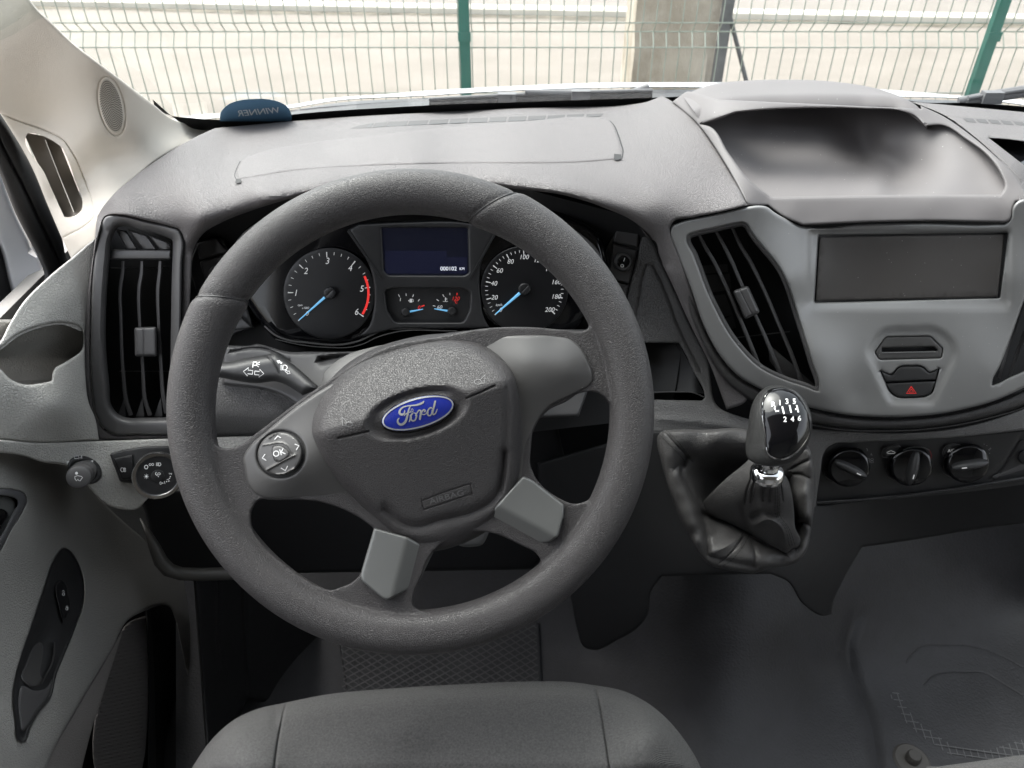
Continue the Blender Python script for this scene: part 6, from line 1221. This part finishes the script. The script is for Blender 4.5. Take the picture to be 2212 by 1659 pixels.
# rest of the cushion behind the frame edge, so it is a whole seat
boxm('cushion_base', (-.33, -.18, .86), (.17, .30, 1.10), M['fabric'], seat, .04)
boxm('seat_frame', (-.30, -.16, ZF), (.14, .26, .86), M['dark'], seat, .02)
ps = thing('passenger_seat', 'front edge of the grey fabric passenger seat in the lower right corner', 'seat', (.75, .2, ZF))
region('cushion', Z9((1440, 1690, 1), (1440, 1662), (1520, 1650), (1700, 1625), (1850, 1603), (2100, 1570, 1), (2100, 1740, 1), (1440, 1740, 1)), DF((2000, 1650, 'z', 1.14), (2200, 1630, 'z', 1.16), (2200, 1680, 'z', 1.165), (2050, 1680, 'z', 1.15)), M['fabric'], ps, edge=(10, .02), sp=7, skirt=.10)
boxm('seat_base', (.52, -.20, ZF), (1.25, .20, 1.08), M['fabric'], ps, .03)
# ------------------------------------------------ driver door
door = thing('driver_door', 'grey beige driver door trim with dark handle recess and lock buttons', 'door', (-.5, .4, ZF))
D_dr = [(0, 975, 'x', -.500), (0, 1100, 'x', -.470), (0, 1300, 'x', -.465), (0, 1500, 'x', -.455), (0, 1659, 'x', -.445), (70, 1005, 'x', -.51), (150, 1060, 'x', -.53), (200, 1120, 'x', -.535), (100, 1200, 'x', -.495), (150, 1350, 'x', -.480), (100, 1600, 'x', -.445), (250, 1250, 'x', -.52), (330, 1290, 'x', -.525), (220, 1380, 'x', -.485), (400, 1320, 'x', -.53), (460, 1500, 'x', -.52), (480, 1650, 'x', -.50), (300, 1180, 'x', -.55), (420, 1600, 'x', -.51)]
df_dr = DF(*D_dr)
pk_h = Z7((650, 960), (690, 870), (730, 815), (800, 775), (880, 742), (935, 730), (970, 745), (990, 790), (1030, 950), (1080, 1200), (1110, 1400), (1140, 1600), (1150, 1720, 1), (240, 1720, 1), (300, 1560, 1), (430, 1330), (560, 1110))
hd_h = Z7((365, 408), (395, 420), (440, 480), (470, 560), (480, 640), (470, 740), (430, 850), (370, 1000), (320, 1120), (280, 1270), (220, 1340), (170, 1430), (130, 1510), (115, 1505), (95, 1400), (78, 1250), (85, 1180), (120, 1030), (190, 830), (260, 620), (320, 460))
sw_h = [(-40, 1050, 1), (0, 1056), (30, 1058), (52, 1066), (57, 1080), (50, 1100), (20, 1150), (0, 1190), (-40, 1240, 1)]
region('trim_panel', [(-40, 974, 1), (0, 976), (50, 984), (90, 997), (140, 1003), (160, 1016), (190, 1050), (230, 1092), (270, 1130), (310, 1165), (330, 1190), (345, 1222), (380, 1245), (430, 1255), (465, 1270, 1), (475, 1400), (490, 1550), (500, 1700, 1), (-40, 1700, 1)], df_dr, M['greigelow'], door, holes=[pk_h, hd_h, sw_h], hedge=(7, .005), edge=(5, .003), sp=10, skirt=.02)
region('pocket_back', Z7((620, 700, 1), (1000, 700, 1), (1160, 1720, 1), (230, 1720, 1)), lambda x, y: df_dr(x, y) + .085, M['dark'], door, sp=16, skirt=0)
region('pocket_wall', Z7((652, 958, 1), (690, 880), (600, 1200), (520, 1450), (462, 1680, 1), (250, 1720, 1), (240, 1680), (330, 1500), (430, 1330), (560, 1110)), lambda x, y: df_dr(x, y) + .012, mat('pocket_greige', (.30, .28, .265), .6, grain=(400, .0003, 'leather')), door, edge=(4, .003), sp=9, skirt=.02)
rb = region('ribbed_liner', Z7((700, 865), (720, 840), (800, 800), (835, 790), (845, 1000), (845, 1250), (838, 1440), (815, 1640), (800, 1700, 1), (545, 1700, 1), (530, 1600), (535, 1420), (590, 1200), (650, 1000)), lambda x, y: df_dr(x, y) + .045, mat('liner', (.15, .14, .135), .6), door, edge=(5, .004), sp=4.2, skirt=.01, fn=lambda x, y: .0016 * np.sin((y + .22 * x) * 2 * math.pi / 8.6))
region('pocket_spine', Z7((830, 760, 1), (860, 745, 1), (880, 1200), (890, 1700, 1), (840, 1700, 1), (850, 1200)), lambda x, y: df_dr(x, y) + .04, M['dark'], door, edge=(4, .004), sp=9, skirt=.02)
# dark handle recess
hn = region('handle_recess', [p[:2] for p in inset(hd_h, -1.0, 12)], lambda x, y: df_dr(x, y) + .006, M['blackmid'], door, edge=(10, -.009), hedge=None, sp=7, skirt=.005,
    fn=lambda x, y: -.016 * np.exp(-((y - 1400) / 60) ** 2) * np.exp(-(((x - 82) + (y - 1400) * .35) / 26) ** 2))
region('pull_cup', Z7((275, 748), (300, 800), (318, 900), (312, 1000), (290, 1090), (240, 1180), (200, 1200), (150, 1185), (120, 1150), (150, 1050), (200, 900), (240, 790)), lambda x, y: df_dr(x, y) + .004 + .020 * np.clip((1482 - y) / 110, 0, 1), M['satin'], hn, edge=(7, .004), sp=7, skirt=.01)
ribbon('pull_lever', Z7((310, 940), (306, 1020), (285, 1090), (262, 1130), (238, 1180)), [3, 4, 4, 3, 2], lambda x, y: df_dr(x, y), M['satin'], hn, off=.001, skirt=.012)
region('lower_scoop', Z7((120, 1190), (200, 1215), (260, 1200), (300, 1130), (290, 1240), (270, 1280), (215, 1345), (160, 1430), (125, 1460), (105, 1380), (100, 1260)), lambda x, y: df_dr(x, y) + .003, M['vent'], hn, edge=(9, .006), sp=7, skirt=.01)
lb = region('lock_buttons', Z7((345, 588), (365, 600), (385, 660), (398, 740), (385, 780), (362, 828, 1), (345, 760), (318, 660), (322, 610)), lambda x, y: df_dr(x, y) + .001, M['black'], hn, edge=(3, .002), sp=5, skirt=.006)
mk = Marks(lambda x, y: df_dr(x, y) + .0005, .001); mk.ring(ell(*Z7.pt(362, 668), 2.4, 2.8, n=12), 1.4); mk.stroke(Z7((354, 652), (360, 646), (368, 656)), 1.2); mk.build('unlock_symbol', M['white'], hn)
mk = Marks(lambda x, y: df_dr(x, y) + .0005, .001); mk.ring(ell(*Z7.pt(381, 752), 2.2, 2.8, n=12), 1.4); mk.stroke(Z7((374, 742), (382, 734), (388, 746)), 1.2); mk.build('lock_symbol', M['white'], hn)
ribbon('chrome_edge', Z7((345, 590), (322, 612), (318, 660), (335, 730), (352, 800), (361, 828)), 1.3, lambda x, y: df_dr(x, y), M['chrome'], hn, skirt=.003)
# window switch console
sw = thing('window_switch_panel', 'dark window switch panel with silver rim at the left edge on the door', 'switch', (-.46, .45, 1.35))
region('rim', sw_h, df_dr, mat('rim_grey', (.10, .10, .105), .4), sw, edge=(8, .004), off=.002, sp=8, skirt=.012, holes=[[(-36, 1066, 1), (0, 1070), (22, 1073), (36, 1080), (38, 1090), (30, 1104), (0, 1160), (-36, 1200, 1)]])
region('well', [(-40, 1060, 1), (45, 1065, 1), (40, 1110, 1), (0, 1175, 1), (-40, 1220, 1)], lambda x, y: df_dr(x, y) + .012, M['satin2'], sw, sp=10, skirt=.001)
region('rocker', [(-30, 1100, 1), (14, 1103), (18, 1108), (10, 1130), (-5, 1150), (-30, 1155, 1)], lambda x, y: df_dr(x, y) + .004, M['gloss'], sw, edge=(4, .004), sp=6, skirt=.006)
# window frame of the door: seal and white outer skin
df_sl2 = DF((0, 300, 'x', -.60), (60, 450, 'x', -.60), (140, 560, 'x', -.60), (50, 650, 'x', -.61), (0, 500, 'x', -.61), (0, 720, 'x', -.60))
seal_o = [(-30, 205, 1), (0, 245), (12, 262)] + Z1((60, 805), (130, 920), (200, 1050), (300, 1290), (390, 1500), (445, 1650)) + [(175, 560, 1), (60, 740, 1)] + Z4((140, 510), (160, 485), (230, 430), (280, 345), (200, 130)) + Z1((230, 1600), (100, 1350), (0, 1100)) + [(-30, 310, 1)]
region('window_seal', seal_o, df_sl2, M['seal'], door, edge=(16, .02), sp=12, skirt=.03, grooves=[(Z1((0, 900), (130, 1150), (260, 1420), (330, 1560)) + [(150, 640)], 5, .008)])
region('outer_skin', [(-30, 290, 1), (0, 360)] + Z1((100, 1330), (230, 1590)) + Z4((200, 120), (300, 340), (280, 380), (160, 520), (130, 560, 1), (90, 480), (50, 350), (0, 150)) + [(-30, 480, 1)], DF((0, 400, 'x', -.66), (60, 550, 'x', -.66), (0, 560, 'x', -.68), (60, 640, 'x', -.66)), M['paint'], door, edge=(12, .02), sp=12, skirt=.02)
region('mirror_edge', [(-30, 470, 1), (0, 530), (21, 601), (48, 659), (25, 700), (0, 730, 1), (-30, 740, 1)], DF((0, 600, 'x', -.68), (30, 650, 'x', -.68), (0, 700, 'x', -.67)), M['seal'], door, sp=14, skirt=.02)
# ------------------------------------------------ windscreen pillar trim
pil = thing('pillar_trim', 'cream windscreen pillar trim with round speaker grille and side demister vent', 'pillar trim', vv(200, 250, .95))
D_pl = [(0, 0, 'x', -.505), (60, 0, 'x', -.470), (0, 120, 'x', -.535), (0, 240, 'x', -.575), (100, 130, 'x', -.490), (100, 260, 'x', -.540), (206, 130, 'x', -.432), (274, 182, 'x', -.426), (240, 228, 'x', -.447), (200, 290, 'x', -.478), (333, 226, 'x', -.421), (300, 280, 'x', -.434), (412, 271, 'y', 1.05), (461, 274, 'y', 1.065), (400, 300, 'y', .995),
        (384, 317, 'y', .945), (292, 381, 'y', .87), (240, 425, 'y', .815), (213, 463, 'y', .785), (250, 350, 'x', -.472), (150, 350, 'x', -.520), (190, 420, 'x', -.507), (100, 400, 'x', -.553), (130, 500, 'x', -.548), (160, 540, 'x', -.532)]
df_pl = DF(*D_pl)
sp_el = ell(*Z1.pt(701, 667), 65.5 * 1.0, 27.5, -78, 60)
gr_h = Z1((165, 855), (175, 836), (200, 838), (350, 898), (390, 930), (415, 975), (470, 1130), (520, 1285), (518, 1308), (430, 1368), (405, 1366), (395, 1345), (280, 1090))
pil_o = [(-40, -60, 1), (22, -60, 1), (65, 0)] + Z1((245, 68), (300, 118), (450, 262), (600, 380), (800, 530), (970, 660), (1070, 740), (1150, 772), (1270, 785), (1342, 800, 1), (1290, 870), (1222, 932, 1), (1120, 930, 1), (1000, 1005), (850, 1118), (700, 1250), (618, 1360, 1)) + [(208, 520, 1), (192, 528), (155, 560, 1)] + Z1((390, 1500), (300, 1290), (200, 1050), (60, 805)) + [(0, 245), (-40, 190, 1)]
df_p2 = df_pl
region('trim', pil_o, df_pl, M['cream'], pil, edge=(7, .005), sp=9, skirt=.03, holes=[gr_h], hedge=None,
       grooves=[(Z1((0, 715), (100, 755), (300, 828), (400, 882), (455, 960), (540, 1150), (588, 1300), (590, 1365), (560, 1400), (390, 1500)), 1.8, .003), (sp_el + sp_el[:2], 2.0, .0022)])
sg = region('speaker_grille', ell(*Z1.pt(700, 667), 61, 24.5, -78, 60), df_pl, M['creamsm'], pil, edge=(4, .002), sp=6, off=.0004, skirt=.003)
mk = Marks(df_pl, .0009); c_ = Z1.pt(700, 667)
for ri in range(1, 13):
    q = ri / 13; n_ = max(6, int(ri * 5.2))
    for p in ell(c_[0], c_[1], 59 * q, 23.5 * q, -78, n_): mk.disc(p[0], p[1], 1.1, 1.4, 6)
mk.disc(*c_, .9, 1.2, 6); ho = mk.build('perforation', M['hole'], sg)
dv = thing('side_demister_vent', 'slim cream demister outlet with a single divider in the pillar trim', 'air vent', vv(120, 380, .9))
region('duct', [(50, 285, 1), (125, 300, 1), (185, 450, 1), (140, 478, 1)], lambda x, y: df_pl(x, y) + .026, mat('duct_greige', (.30, .27, .24), .8), dv, sp=10, skirt=0)
ribbon('divider', Z1((285, 880), (370, 1100), (465, 1335)), 1.8, df_pl, M['creamsm'], dv, off=-.003, skirt=.03, smooth=False)
